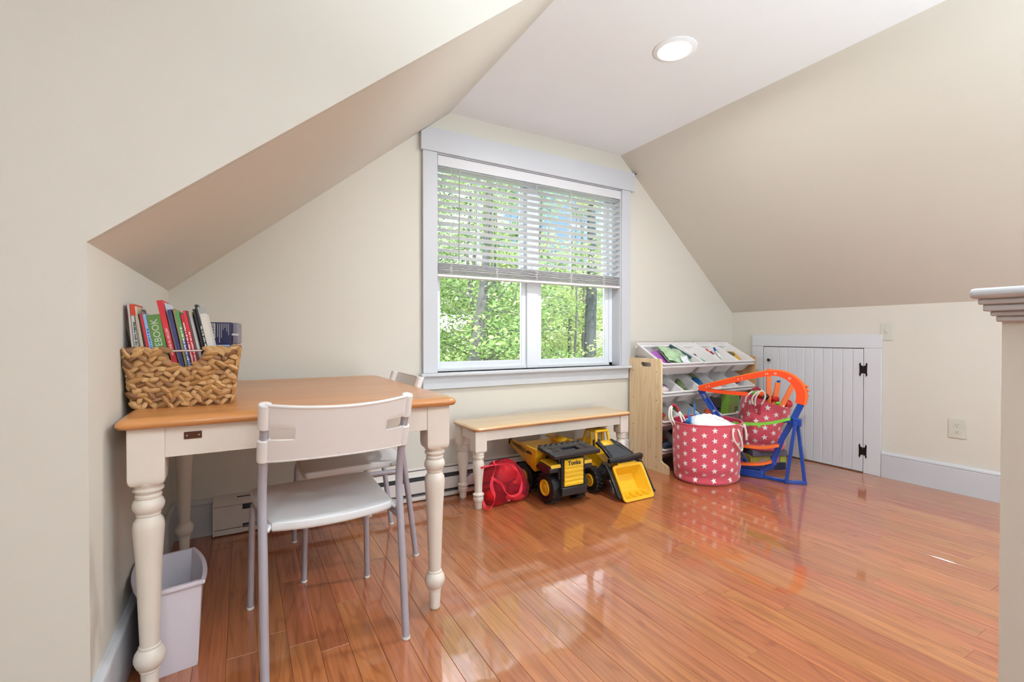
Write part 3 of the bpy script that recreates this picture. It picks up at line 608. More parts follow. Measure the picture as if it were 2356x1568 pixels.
for x, y, h, r, ln, lm, nl, ls, sp, cz in (
    (3.9, 11.5, 10, .05, (.03, 0), 'leaf', 1800, .08, 2.2, (.2, 1)), (5.5, 10.3, 9, .035, (-.03, 0), 'leaf', 1600, .07, 2.0, (.2, .9)), (6.9, 13.5, 10, .06, (.02, 0), 'leaf2', 2000, .08, 2.6, (.15, .8)), (8.9, 15.5, 9, .05, (-.02, 0), 'leaf2', 2000, .09, 2.8, (.1, .7)), (5.4, 17.5, 12, .12, (0, 0), 'leaf', 2600, .1, 3.4, (.1, .9)), (11.3, 17, 9, .09, (0, 0), 'leaf2', 2400, .1, 3.2, (.1, .7)), (4.0, 19, 12, .15, (0, 0), 'leaf', 2400, .12, 3.6, (.1, 1)), (8.2, 24, 12, .16, (0, 0), 'leaf', 2600, .14, 4.2, (.05, .8)),
    (5.3, 8.4, 8, .055, (.01, 0), 'leaf', 2400, .06, 1.9, (.3, 1)), (4.55, 9.6, 9, .06, (-.02, 0), 'leaf', 2600, .065, 2.2, (.3, 1)), (6.6, 9.0, 7.5, .04, (.05, 0), 'leaf2', 2400, .06, 1.9, (.28, 1)),
    (8.6, 11, 8, .06, (0, 0), 'leaf2', 2600, .07, 2.4, (.25, .8)), (3.2, 10.5, 9, .07, (0, 0), 'leaf', 2600, .07, 2.4, (.3, 1)), (6.0, 12, 10, .10, (0, 0), 'leaf', 2800, .075, 2.8, (.25, 1)),
    (9.7, 13, 8, .09, (0, 0), 'leaf2', 2600, .08, 2.8, (.2, .8)), (4.6, 14, 12, .16, (.01, 0), 'leaf', 2600, .085, 3.0, (.25, 1)), (12.0, 15, 9, .10, (0, 0), 'leaf2', 2600, .09, 3.2, (.15, .75)),
    (7.6, 16, 10, .14, (-.01, 0), 'leaf2', 3000, .09, 3.2, (.2, .85)), (1.8, 13, 11, .13, (0, 0), 'leaf', 2400, .09, 3, (.3, 1)), (14.6, 17, 10, .14, (0, 0), 'leaf', 2600, .1, 3.4, (.15, .8)),
    (10.2, 20, 11, .17, (0, 0), 'leaf2', 3000, .11, 3.8, (.15, .85)), (6.2, 21, 13, .2, (0, 0), 'leaf', 3000, .12, 4, (.2, 1)), (17.2, 22, 11, .17, (0, 0), 'leaf2', 2800, .12, 4, (.15, .85)),
    (13.2, 25, 12, .2, (0, 0), 'leaf', 3200, .14, 4.6, (.1, .85)), (21, 27, 13, .2, (0, 0), 'leaf2', 2600, .15, 4.8, (.1, .85)), (9.0, 28, 14, .22, (0, 0), 'leaf2', 3000, .15, 4.8, (.1, .95)), (-1.5, 16, 11, .14, (0, 0), 'leaf', 1800, .1, 3.2, (.2, 1)), (2.5, 22, 13, .2, (0, 0), 'leaf2', 2400, .13, 4.2, (.15, 1)),
    (17.5, 34, 14, .24, (0, 0), 'leaf2', 3000, .2, 6, (.05, .8)), (25, 36, 14, .24, (0, 0), 'leaf', 2600, .2, 6, (.05, .8)), (12, 38, 15, .24, (0, 0), 'leaf2', 2600, .2, 6, (.05, .9))):
    tree(x, y, h, r, TL, ln, nl=nl, ls=ls, lm=lm, spread=sp, cz=cz, nb=18 if y < 20 else 14)
# ================================================================ BASKET WITH BOOKS
BKX, BKY, BKZ = -.163, 1.962, tz+.0005
bk = thing('wicker_basket', 'woven tan basket full of books on the near left of the table', 'basket', (BKX, BKY, BKZ), radians(0))
BH = .176
def bw2(z): return .1215+.0225*z/BH
def bl2(z): return .165+.016*z/BH
def topz(u): # front rim height with the handle cut-out
    return BH-.058*max(0, 1-((u-.52)/.17)**4) if abs(u-.52) < .17 else BH
def fr(u, t, o=0):
    z = topz(u)*t+.002; return (-bw2(z)+2*bw2(z)*u, -bl2(z)-o, z)
g = G(); g.grid(lambda u, v: fr(u, v), 31, 10)
g.grid(lambda u, v: (bw2(v*BH), -bl2(v*BH)+2*bl2(v*BH)*u, v*BH+.002), 20, 8)
g.grid(lambda u, v: (-bw2(v*BH), -bl2(v*BH)+2*bl2(v*BH)*u, v*BH+.002), 20, 8)
g.grid(lambda u, v: (-bw2(v*BH)+2*bw2(v*BH)*u, bl2(v*BH), v*BH+.002), 20, 8)
g.box(-bw2(0), bw2(0), -bl2(0), bl2(0), .0, .004)
g.obj('wicker_shell', col('wicker_shadow', (.30, .16, .07), .8), bk, solid=.003)
SV = []
for k in range(5):
    L, w, h = .0185*(1+.12*(k-2)), .0088*(1+.1*(k % 3-1)), .0085
    rings = []
    for i in range(7):
        t = i/6*2-1; s_ = (1-t*t)**.55*.97+.10; bend = .0022*sin(t*2+k)
        rings.append([(t*L, bend+w*s_*cos(a), h*s_*max(-.3, sin(a))+.001*sin(3*a+k)) for a in [2*pi*j/8 for j in range(8)]])
    me = G().loft(rings).mesh('strand', 1.0); me.materials.append(M['straw']); SV.append(me)
rb = random.Random(5)
def strand(p, nrm, ang, sc=1.0, parent=bk):
    n_ = Vector(nrm).normalized(); up = Vector((0, 0, 1)); x = up.cross(n_)
    if x.length < .1: x = Vector((1, 0, 0))
    x.normalize(); y = n_.cross(x); R_ = Matrix((x, y, n_)).transposed().to_4x4()
    o = bpy.data.objects.new('strand', rb.choice(SV)); COL.objects.link(o); o.parent = parent
    o.matrix_local = Matrix.Translation(p) @ R_ @ Matrix.Rotation(ang, 4, 'Z') @ Matrix.Rotation(rb.uniform(-.22, .22), 4, 'Y') @ Matrix.Diagonal((sc*rb.uniform(.85, 1.2), sc*rb.uniform(.85, 1.25), 1, 1))
for r in range(11):
    for c in range(12):
        u = (c+.5+(r % 2)*.5-.25)/12; z = .009+r*.0158
        if z > topz(u)-.006 or u > .995: continue
        strand((-bw2(z)+2*bw2(z)*u, -bl2(z)-.0035, z), (0, -1, .1), (radians(34) if (r+c) % 2 else radians(-36))+rb.uniform(-.35, .35), 1.0)
for r in range(11):
    for c in range(12):
        u = (c+.5+(r % 2)*.5-.25)/12; z = .009+r*.0158
        strand((bw2(z)+.0035, -bl2(z)+2*bl2(z)*u, z), (1, 0, -.1), (radians(34) if (r+c) % 2 else radians(-36))+rb.uniform(-.35, .35), 1.18)
for k in range(13):     # rolled rim
    u = (k+.5)/13
    if abs(u-.52) < .15: continue
    strand((-bw2(BH)+2*bw2(BH)*u, -bl2(BH)+.001, BH+.001), (0, -.7, .7), rb.uniform(-.5, .5), 1.1)
for k in range(7):
    u = .38+.28*(k+.5)/7; z = topz(u); strand((-bw2(z)+2*bw2(z)*u, -bl2(z)+.001, z), (0, -.7, .7), rb.uniform(-.3, .3)-(u-.52)*3*0, .85)
for k in range(14): strand((bw2(BH), -bl2(BH)+2*bl2(BH)*(k+.5)/14, BH+.001), (.7, 0, .7), rb.uniform(-.5, .5), 1.1)
g = G()
for sd in range(2):
    for r in range(11):
        for c in range(12):
            u = (c+.5)/12; z = .009+r*.0158; me = SV[(r+c) % 5]; p = (-bw2(z)-.003, -bl2(z)+2*bl2(z)*u, z) if sd else (-bw2(z)+2*bw2(z)*u, bl2(z)+.003, z)
            R_ = (Matrix.Rotation(-pi/2, 4, 'Y') @ Matrix.Rotation(pi/2, 4, 'Z')) if sd else Matrix.Rotation(-pi/2, 4, 'X')
            g.add([v.co for v in me.vertices], [tuple(q.vertices) for q in me.polygons], Matrix.Translation(p) @ R_ @ Matrix.Rotation((.6 if (r+c) % 2 else -.6), 4, 'Z'))
g.obj('rear_weave', 'straw', bk, kind='stuff', recalc=False)
G().tube([(-bw2(BH)+2*bw2(BH)*.365, -bl2(BH)-.001, BH-.002), (-bw2(BH)+2*bw2(BH)*.675, -bl2(BH)-.001, BH-.002)], .0035, 10).obj('handle_bar', 'steel', bk)
# books: lower-left corner x at the basket floor, spine top (x, z), thickness, depth, cover colour
F_ = .985
def book(name, xb, xt, zt_, th, dep, c, label, txt=None, tc='star', pages=True, y=1.812, cat='book', tsize=.7, rough=.4, band=None, tpos=.55, up=False):
    zb = BKZ+.008; yb = y
    X0, X1, Z1 = xb, xt*F_, 1+(zt_-1)*F_
    L = math.hypot(X0-X1, Z1-zb); a = atan2(X0-X1, Z1-zb)
    t = thing(name, label, cat, (X0, yb, zb), group='books in the woven basket', rot=(0, -a, 0))
    m = col('cover_%d' % (len(M)), c, rough, var=.06, vscale=30)
    g = G(); k = .0012 if th > .006 else .0006
    g.box(0, k, 0, dep, 0, L); g.box(th-k, th, 0, dep, 0, L); g.box(0, th, 0, k, 0, L)
    g.obj('cover', m, t, bev=.0004)
    G().box(k, th-k, k, dep-.003, .002, L-.003).obj('pages', col('paper', (.78, .76, .70), .8), t)
    if band: G().box(-.0003, th+.0003, -.0004, dep*.9, L-band[1], L-.001+.0015).obj('cover_band', col('band_%d' % len(M), band[0], .4), t)
    if txt == '~':
        rr_ = random.Random(int(xb*1e4)); z_ = L*(tpos-.28); g = G()
        while z_ < min(L*.96, L*(tpos+.28)): w_ = rr_.uniform(.0015, .004); g.box(th*.28, th*.28+th*.44*rr_.choice((.7, 1, 1)), -.0006, .0, z_, z_+w_); z_ += w_+rr_.choice((.001, .001, .004))
        g.obj('spine_print', tc, t, kind='stuff')
    elif txt: text('spine_text', txt, th*tsize, tc, t, (th/2, -.0007, L*tpos), (pi/2, radians(-90 if up else 90), 0), .0002)
    return t
tdir = 90
book('book', -.279, -.309, 1.100, .0055, .16, (.62, .56, .53), 'thin cream paperback leaning on the left wall, leftmost in the basket')
book('book', -.272, -.302, 1.096, .0115, .15, (.60, .59, .55), 'pale grey book with a red top band', txt='~', tc='dgrey', band=((.62, .06, .03), .034), tsize=.5)
book('book', -.259, -.293, 1.078, .006, .14, (.07, .08, .07), 'thin dark green-grey booklet right of the red-banded book')
book('book', -.252, -.291, 1.090, .0055, .16, (.66, .55, .40), 'thin cream picture book with rounded corner near the left end')
book('booklet', -.245, -.285, 1.050, .005, .15, (.62, .50, .34), 'thin tan booklet before the black one')
book('book', -.238, -.283, 1.066, .006, .15, (.012, .012, .012), 'thin black book left of the slim red one')
book('book', -.231, -.279, 1.066, .0078, .15, (.60, .03, .045), 'slim plain red book left of the light blue one')
book('book', -.222, -.271, 1.066, .0095, .15, (.30, .48, .74), 'light blue paperback with dark lettering on its spine', txt='~', tc='blue', tsize=.55)
book('binder', -.211, -.262, 1.063, .034, .10, (.12, .25, .055), 'broad green book with large pale capital letters reading up its spine', txt='LEGROVEBOOK', tc=col('pale_print', (.62, .66, .55), .6), tsize=.74, tpos=.63, up=True)
book('book', -.170, -.236, 1.110, .0145, .15, (.66, .025, .04), 'tall red book with white capitals, standing highest beside the green one', txt='HISTORY IN ENGLISH', tc='star', tsize=.62, tpos=.60)
book('magazine', -.154, -.219, 1.104, .004, .17, (.62, .70, .82), 'pale blue paper cover rising behind the tall red book', y=1.835)
book('book', -.149, -.208, 1.082, .0095, .15, (.05, .045, .16), 'dark navy and purple book right of the tall red one')
book('book', -.138, -.195, 1.085, .0055, .15, (.28, .24, .08), 'thin olive book with a worn edge')
book('book', -.131, -.188, 1.076, .0095, .15, (.035, .09, .30), 'blue book with green and purple pattern', txt='~', tc='star', tsize=.6, band=((.10, .30, .09), .09))
book('book', -.120, -.175, 1.068, .0092, .15, (.50, .015, .035), 'dark red book with white title, shorter of the two reds at right', txt='~', tc='star', tsize=.7, tpos=.62)
book('book', -.110, -.168, 1.080, .0078, .15, (.68, .03, .045), 'bright red book with white title, taller of the two reds at right', txt='~', tc='star', tsize=.7, tpos=.5)
book('book', -.101, -.158, 1.076, .0045, .15, (.14, .07, .07), 'thin dark maroon book beside the bright red one')
book('book', -.095, -.153, 1.076, .0075, .15, (.50, .46, .48), 'greyish pink book near the right end')
book('book', -.086, -.147, 1.075, .0035, .15, (.03, .03, .03), 'very thin black book with a gold edge', band=((.45, .3, .06), .01))
book('book', -.081, -.142, 1.086, .0058, .15, (.012, .012, .014), 'thin black book, first of the two thick-black pair near the right end')
book('book', -.0735, -.137, 1.100, .0085, .15, (.014, .012, .016), 'black book with a white label patch near the right end', txt='~', tc='star', tsize=.9, tpos=.5)
book('picture_book', -.064, -.129, 1.092, .018, .16, (.70, .66, .60), 'wide white, pink and green picture book, rightmost in the basket', band=((.36, .36, .33), .022))
# card with a picture, rising behind the left books
t = thing('picture_card', 'stiff brown-edged card with pink and grey picture standing behind the left books', 'card', (-.235, 1.90, BKZ+.01), rot=(radians(-4), radians(-13), radians(38)))
G().prism([(-.036, 0), (.036, 0), (.036, .292), (-.036, .335)], -.001, .001).obj('card', col('card_brown', (.20, .16, .13), .5), t)
G().prism([(-.032, .18), (.032, .18), (.032, .286), (-.032, .324)], -.0016, -.001).obj('picture', col('card_art', (.42, .34, .30), .5, var=.4, vscale=40), t)
g = G(); g.prism([(-.032, .30), (-.004, .318), (.004, .29), (-.02, .27)], -.002, -.0016); g.obj('pink_patch', col('pink_patch', (.55, .22, .33), .5), t)
for q, (r_, c_) in enumerate(((.030, (.60, .55, .48)), (.024, (.30, .28, .26)), (.018, (.62, .56, .50)), (.011, (.55, .16, .08)))): G().prism([(.014+r_*cos(a), .252+r_*sin(a)*.9) for a in [pi*i/14 for i in range(15)]], -.0022-.0004*q, -.0016, 'y').obj('arc_print', col('arc_%d' % q, c_, .5), t)
# boxes behind the basket
G1 = thing('game_box', 'light blue box under the navy box behind the basket', 'box', (-.100, 2.275, tz), radians(-4))
G().box(-.075, .058, -.09, .09, 0, .186).obj('carton', col('light_blue_card', (.36, .47, .66), .5), G1, bev=.002)
G1 = thing('game_box', 'dark navy box with a barcode and grey end on the light blue box', 'box', (-.085, 2.262, tz+.1865), radians(-5))
g = G(); g.box(-.085, .052, -.07, .07, 0, .088); g.obj('carton', col('navy_card', (.03, .03, .10), .4), G1, bev=.003)
G().box(.0525, .074, -.069, .069, .001, .087).obj('end_panel', col('grey_end', (.22, .20, .24), .45), G1, bev=.006)
G().box(-.035, -.004, -.0708, -.0702, .025, .083).obj('barcode_label', col('label_white', (.7, .69, .64), .6), G1)
g = G()
for k in range(14): g.box(-.024, -.007, -.0713, -.0707, .028+k*.0038, .028+k*.0038+(.0022 if k % 3 else .0012))
g.obj('barcode', 'black', G1)
g = G()
for k, (a, b) in enumerate(((.03, .083), (.008, .083), (.027, .083), (.058, .083), (.066, .083), (.052, .083), (.038, .083))): g.box(.003+k*.0062, .0046+k*.0062, -.0713, -.0704, a, b)
g.obj('printed_lines', col('label_white', (0, 0, 0)), G1)
text('end_lettering', 'thins', .012, 'star', G1, (.0635, -.0695, .040), (pi/2, 0, 0), .0003, bold=.0006)
# ================================================================ TOY SHELF
tx0, tx1, ty0, ty1 = 2.655, 3.785, 2.47, 2.795
ts = thing('toy_shelf', 'pine toy organiser with four tilted rows of white bins', 'shelf', ((tx0+tx1)/2, (ty0+ty1)/2, 0))
cx_, cy_ = (tx0+tx1)/2, (ty0+ty1)/2
def panel(x0, x1, m):
    g = G(); a, b = ty0-cy_, ty1-cy_; zt_ = .832; rr = .022; P = [(a-.072, 0), (b, 0)]
    for k in range(6): t = k/5*pi/2; P.append((b-rr+rr*cos(pi/2-t+0) if 0 else b-rr+rr*cos(t), zt_-rr+rr*sin(t)))
    for k in range(6): t = pi/2+k/5*pi/2; P.append((a+rr+rr*cos(t), zt_-rr+rr*sin(t)))
    P += [(a, .085), (a-.012, .075), (a-.052, .062), (a-.068, .05), (a-.072, .035)]
    return P
hole = [(.0+.045*(1 if c > 0 else -1)*0+ .040*cx2+.014*cos(radians(t)), .785+.0165*sin(radians(t))) for cx2, t, c in [(1, t, 1) for t in range(-90, 91, 30)]+[(-1, t, -1) for t in range(90, 271, 30)]]
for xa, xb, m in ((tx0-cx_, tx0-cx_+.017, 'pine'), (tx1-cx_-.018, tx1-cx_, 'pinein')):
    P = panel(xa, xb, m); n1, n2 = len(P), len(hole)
    bm = bmesh.new()
    vo = [bm.verts.new((xa, p[0], p[1])) for p in P]; vh = [bm.verts.new((xa, p[0]-.01, p[1])) for p in hole]
    eo = [bm.edges.new((vo[i], vo[(i+1) % n1])) for i in range(n1)]+[bm.edges.new((vh[i], vh[(i+1) % n2])) for i in range(n2)]
    bmesh.ops.triangle_fill(bm, use_beauty=True, use_dissolve=False, edges=eo)
    r_ = bmesh.ops.extrude_face_region(bm, geom=bm.faces[:]); bmesh.ops.translate(bm, vec=(xb-xa, 0, 0), verts=[v for v in r_['geom'] if isinstance(v, bmesh.types.BMVert)])
    bmesh.ops.recalc_face_normals(bm, faces=bm.faces); me = bpy.data.meshes.new('side_panel'); bm.to_mesh(me); bm.free(); me.materials.append(M[m])
    me.shade_smooth(); me.set_sharp_from_angle(angle=.6)
    o = bpy.data.objects.new('side_panel', me); COL.objects.link(o); o.parent = ts
    if xa < 0:
        for (yy, z) in ((.12, .735), (-.118, .735), (.12, .525), (-.118, .525), (.12, .315), (-.118, .315), (.12, .105), (-.118, .105), (-.118, .03)):
            G().ell((xa, yy, z), (.0012, .004, .004), 8, 6).obj('screw', 'iron', o)
rowz = [.872, .660, .445, .239]; TI = radians(28.5); UW = (tx1-tx0-.035)/5
for r, zc in enumerate(rowz):
    for yy, z in ((-.152, zc-.102), (.105, zc+.045)):
        G().tube([(tx0-cx_+.017, yy, z), (tx1-cx_-.018, yy, z)], .011, 12).obj('rail', 'bin', ts)
def binmesh(w):
    L, h = .325, .128; g = G()
    R3 = lambda a, b, z, r: rrect(w-2*a, L-2*b, r, 3, z)
    g.loft([R3(.034, .05, -h, .012), R3(.030, .046, -h+.004, .014), R3(.008, .012, -.012, .012), R3(.001, .002, -.012, .016), R3(.0, .0, -.004, .016), R3(.002, .003, .0, .016), R3(.010, .013, 0, .013), R3(.0115, .015, -.006, .012), R3(.024, .034, -.083, .012)], True, True)
    me = g.mesh('storage_bin', .7); me.materials.append(M['bin']); return me
bm1, bm2 = binmesh(UW-.002), binmesh(2*UW-.002)
BIN = {}
col_names = ['first', 'second', 'third', 'fourth', 'fifth']; rown = ['top row', 'second row', 'third row', 'bottom row']
for r, zc in enumerate(rowz):
    slots = [(0, 2), (2, 1), (3, 1), (4, 1)] if r == 0 else [(k, 1) for k in range(5)]
    for i, (k, wd) in enumerate(slots):
        x = tx0+.017+UW*(k+wd/2); o = bpy.data.objects.new('storage_bin', bm2 if wd == 2 else bm1); COL.objects.link(o)
        o.location = (x, 2.598, zc); o.rotation_euler = (TI, 0, 0)
        tag(o, ('wide white tilted bin at the left of the top row of the toy shelf' if wd == 2 else 'white tilted bin, %s from the left in the %s of the toy shelf' % (col_names[i], rown[r])), 'bin', 'white bins on the toy shelf')
        BIN[(r, i)] = Matrix.Translation((x, 2.598, zc)) @ Matrix.Rotation(TI, 4, 'X')
def inbin(key, g, name, m, label, cat, x, y, z, rot=(0, 0, 0), **k):
    o = g.obj(name, m, **k); o.matrix_world = BIN[key] @ Matrix.Translation((x, y, -.082+z)) @ Euler([radians(a) for a in rot]).to_matrix().to_4x4()
    return tag(o, label, cat)
def pebble(rx, ry, rz, seed=0, amp=.15, nu=18, nv=12):
    g = G(); g.ell((0, 0, 0), (rx, ry, rz), nu, nv); rg = random.Random(seed); ph = [rg.uniform(0, 6) for _ in range(6)]
    g.v = [(x*(1+amp*sin(7*z/rz+ph[0]+3*y/ry)), y*(1+amp*sin(5*x/rx+ph[1])), z*(1+amp*sin(4*x/rx+ph[2]+2*y/ry))) for x, y, z in g.v]; return g
def marker(key, c, label, x, y, z, rot, L=.13, capc=None):
    t = thing('marker_pen', label, 'marker'); t.matrix_world = BIN[key] @ Matrix.Translation((x, y, -.082+z)) @ Euler([radians(a) for a in rot]).to_matrix().to_4x4()
    G().lathe([(.003, 0), (.0075, .004), (.0078, L*.62), (.006, L*.64)], 12).obj('barrel', col('barrel_'+c[0], c[1], .4), t)
    G().lathe([(.0088, L*.62), (.0088, L*.95), (.006, L), (.001, L)], 12).obj('pen_cap', col('pcap_'+(capc or c)[0], (capc or c)[1], .35), t)
WH_ = ('white', (.8, .8, .78))
k0 = (0, 0)
g = G(); g.grid(lambda u, v: ((u-.5)*.25, (v-.5)*.20, .018+.016*sin(pi*u)*sin(pi*v)+.004*sin(13*u+5*v)+.003*sin(17*v)), 22, 18); g.grid(lambda u, v: ((u-.5)*.25, (v-.5)*.20, .004-.004*sin(pi*u)*sin(pi*v)), 22, 18)
pk = inbin(k0, g, 'craft_packet', col('packet_print', (.40, .60, .36), .2, coat=1, var=.55, vscale=13), 'puffy clear packet with green and lilac print in the wide top bin', 'packet', .045, -.02, .055, (6, 4, -12))
inbin(k0, G().box(-.10, .10, -.11, .11, 0, .006), 'folder', col('purple_folder', (.42, .12, .50), .35), 'purple folder edge under the clear packet in the wide top bin', 'folder', -.045, -.01, .035, (0, -5, 8), bev=.002)
inbin(k0, G().box(-.09, .09, -.10, .10, 0, .008), 'notebook', col('blue_notebook', (.08, .20, .38), .4), 'dark blue notebook beneath the purple folder in the wide top bin', 'notebook', -.055, -.01, .018, (0, -4, 6), bev=.002)
g = G(); g.tube([(0, .10, 0), (0, 0, 0), (0, -.10, 0)], .013, 14); inbin(k0, g, 'paint_tube', col('dark_teal_tube', (.02, .07, .09), .35, var=.3, vscale=30), 'dark teal tube lying along the right side of the wide top bin', 'tube', .138, .02, .075, (0, 0, 12))
g = G(); g.grid(lambda u, v: ((u-.5)*.07, (v-.5)*.06, .012*sin(9*u)*cos(7*v)+.006*sin(21*u)), 14, 14); inbin(k0, g, 'plastic_wrap', col('crumpled_film', (.80, .83, .88), .15, coat=1), 'crumpled clear plastic film at the front of the wide top bin', 'wrapper', .045, -.115, .085, (25, 0, 0), solid=.002)
g = pebble(.030, .022, .020, 3, .2); inbin((0, 1), g, 'toy_camera', 'black', 'small black toy lump in the second top bin', 'toy', -.01, .015, .03)
g = G()
for q in range(4): g.tube([(.028*cos(a)*(1-.1*q), .040*sin(a), .006+.005*q) for a in [2*pi*i/20 for i in range(20)]], .0035, 6, closed=True)
inbin((0, 1), g, 'mint_cord', col('mint', (.25, .58, .36), .5), 'coiled mint green cord in the second top bin', 'cord', .018, -.055, .01, (0, 0, 10))
inbin((0, 1), G().tube([(-.05, .10, .03), (-.02, .03, .012), (0, -.03, .01)], .006, 8), 'brown_strap', col('brown_strap', (.14, .05, .03), .6), 'thin brown strap lying in the second top bin', 'strap', -.02, .03, .01)
for i, (c, lab, x, y, r_) in enumerate(((('red', (.62, .02, .02)), 'red-capped marker at the left in the third top bin', -.045, -.04, (-70, 0, 12)), (WH_, 'white marker with a maroon cap in the third top bin', -.022, -.075, (-74, 0, 20)), (('blue2', (.01, .10, .42)), 'blue-capped marker in the third top bin', .012, -.045, (-66, 0, -2)), (('green2', (.02, .30, .06)), 'green-capped marker in the third top bin', .035, -.055, (-72, 0, -8)), (('purple', (.16, .05, .30)), 'purple-capped marker in the third top bin', .028, -.02, (-80, 0, -25)))):
    marker((0, 2), WH_, lab, x, y, 0.040+.006*(i % 3), r_, .10, ('maroon', (.25, .02, .03)) if i == 1 else c)
inbin((0, 3), G().box(-.06, .06, -.08, .08, 0, .008), 'playing_board', col('yellow_card', (.72, .40, .03), .4, var=.2, vscale=30), 'yellow card with a dark patch in the right top bin', 'card', -.005, -.03, .034, (8, -4, -14), bev=.002)
inbin((0, 3), G().prism([(.04*cos(a), .03*sin(a)) for a in [2*pi*i/20 for i in range(20)]], 0, .003, 'z'), 'dark_disc', col('olive_grey', (.14, .12, .08), .5), 'dark oval piece on the yellow card in the right top bin', 'toy', .0, .005, .050, (8, -4, 0))
def blobs(key, items):
    for nm, c, lab, rx, ry, rz, x, y, z, ro in items: inbin(key, pebble(rx, ry, rz, int(x*999), .14), nm, col('toy_%d' % len(M), c, .5, var=.35, vscale=45), lab, 'toy', x, y, z, ro)
blobs((1, 0), [('plush_toy', (.72, .60, .58), 'pale pink plush toy in the first bin of the second row', .045, .04, .03, .0, -.06, .035, (0, 0, 0)), ('plush_toy', (.22, .13, .24), 'small dark purple plush toy in the first bin of the second row', .025, .03, .02, .05, -.02, .03, (0, 0, 20)), ('plush_toy', (.55, .68, .85), 'pale blue plush toy at the back of the first bin of the second row', .04, .05, .035, -.02, .06, .04, (0, 0, 0))])
blobs((1, 1), [('pouch', (.14, .19, .07), 'green camouflage pouch in the second bin of the second row', .034, .055, .034, -.01, -.03, .04, (20, 0, -10)), ('toy_figure', (.16, .26, .10), 'small olive toy figure in the second bin of the second row', .02, .035, .014, .035, -.075, .02, (0, 0, -40))])
blobs((1, 2), [('toy_vehicle', (.01, .12, .34), 'blue toy with rounded body in the third bin of the second row', .034, .065, .034, .0, -.015, .04, (10, 0, -8)), ('toy_vehicle', (.02, .30, .24), 'teal toy at the front of the third bin of the second row', .03, .022, .024, .025, -.085, .035, (0, 0, 0)), ('toy_figure', (.24, .24, .09), 'olive toy leaning at the back of the third bin of the second row', .016, .05, .016, .02, .07, .06, (0, 0, 20)), ('toy_block', (.55, .04, .05), 'small red toy in the third bin of the second row', .016, .016, .014, -.04, -.02, .03, (0, 0, 0))])
blobs((1, 3), [('toy_block', (.10, .05, .03), 'brown toy in the fourth bin of the second row', .03, .03, .022, 0, -.03, .03, (0, 0, 0)), ('toy_block', (.03, .03, .03), 'black toy in the fourth bin of the second row', .03, .02, .02, -.03, .02, .03, (0, 0, 30))])
blobs((1, 4), [('toy_block', (.015, .02, .015), 'black toy at the back of the fifth bin of the second row', .04, .045, .02, -.01, -.03, .03, (0, 0, 0)), ('toy_block', (.40, .07, .12), 'striped red toy in the fifth bin of the second row', .016, .04, .014, .03, -.02, .045, (0, 0, 30))])
inbin((2, 0), G().box(-.035, .035, -.055, .055, -.03, .03), 'toy_block', col('red_block', (.62, .02, .02), .4), 'red box-like toy in the first bin of the third row', 'toy', -.035, -.02, .05, (10, 12, 20), bev=.005)
blobs((2, 0), [('toy_block', (.42, .36, .10), 'olive yellow toy in the first bin of the third row', .03, .03, .022, .02, -.06, .03, (0, 0, 0)), ('toy_block', (.30, .16, .16), 'brownish pink toy in the first bin of the third row', .03, .022, .018, -.01, -.095, .04, (0, 0, 0))])
blobs((2, 1), [('toy_block', (.04, .16, .04), 'dark green toy in the second bin of the third row', .03, .04, .03, -.03, -.0, .04, (0, 0, 0)), ('toy_block', (.55, .42, .05), 'small yellow toy in the second bin of the third row', .016, .02, .014, .01, -.05, .03, (0, 0, 0))])
t = thing('toy_vehicle', 'black toy vehicle with a yellow-hubbed wheel in the third bin of the third row', 'toy'); t.matrix_world = BIN[(2, 2)] @ Matrix.Translation((-.02, -.02, -.07))
G().box(-.02, .045, -.06, .05, -.03, .012).obj('chassis', 'black', t, bev=.006)
wv = G().lathe([(.010, -.01), (.027, -.01), (.030, -.005), (.030, .005), (.027, .01), (.010, .01)], 20, Matrix.Translation((-.032, .045, .025)) @ Matrix.Rotation(pi/2.3, 4, 'X')).obj('wheel', 'rubber', t)
G().ell((-.032, .036, .025), (.011, .006, .011), 12, 8).obj('hub', 'tonka', wv)
blobs((2, 2), [('toy_vehicle', (.60, .09, .03), 'orange-red toy at the front of the third bin of the third row', .04, .03, .02, .03, -.09, .07, (0, 0, 0))])
for i, (c, a, x) in enumerate((((.62, .50, .08), 30, .0), ((.03, .10, .30), 45, -.02), ((.20, .08, .06), 60, .02), ((.05, .30, .25), 20, -.035), ((.45, .3, .4), -20, .03))):
    inbin((2, 3), G().tube([(0, -.05, 0), (0, .05, 0)], .0055, 8), 'crayon', col('crayon_%d' % i, c, .5), 'small %s crayon in the fourth bin of the third row' % ('yellow', 'dark blue', 'brown', 'teal', 'lilac')[i], 'crayon', x, -.06+.02*i, .03+.006*i, (10, 0, a))
blobs((2, 3), [('toy_block', (.06, .05, .10), 'dark jumble-coloured toy in the fourth bin of the third row', .05, .06, .03, 0, .02, .025, (0, 0, 0))])
blobs((3, 0), [('boot', (.018, .016, .02), 'black rounded toy in the first bin of the bottom row', .06, .07, .05, -.01, .03, .05, (0, 0, 0)), ('strap', (.30, .13, .07), 'brown strap-like toy in the first bin of the bottom row', .045, .016, .014, .01, -.04, .085, (0, 20, -15)), ('toy_block', (.05, .055, .09), 'dark blue toy at the front of the first bin of the bottom row', .055, .03, .025, .0, -.09, .06, (0, 0, 0))])
blobs((3, 1), [('toy_block', (.012, .012, .014), 'black toy in the second bin of the bottom row', .06, .08, .04, 0, 0, .05, (0, 0, 0))])
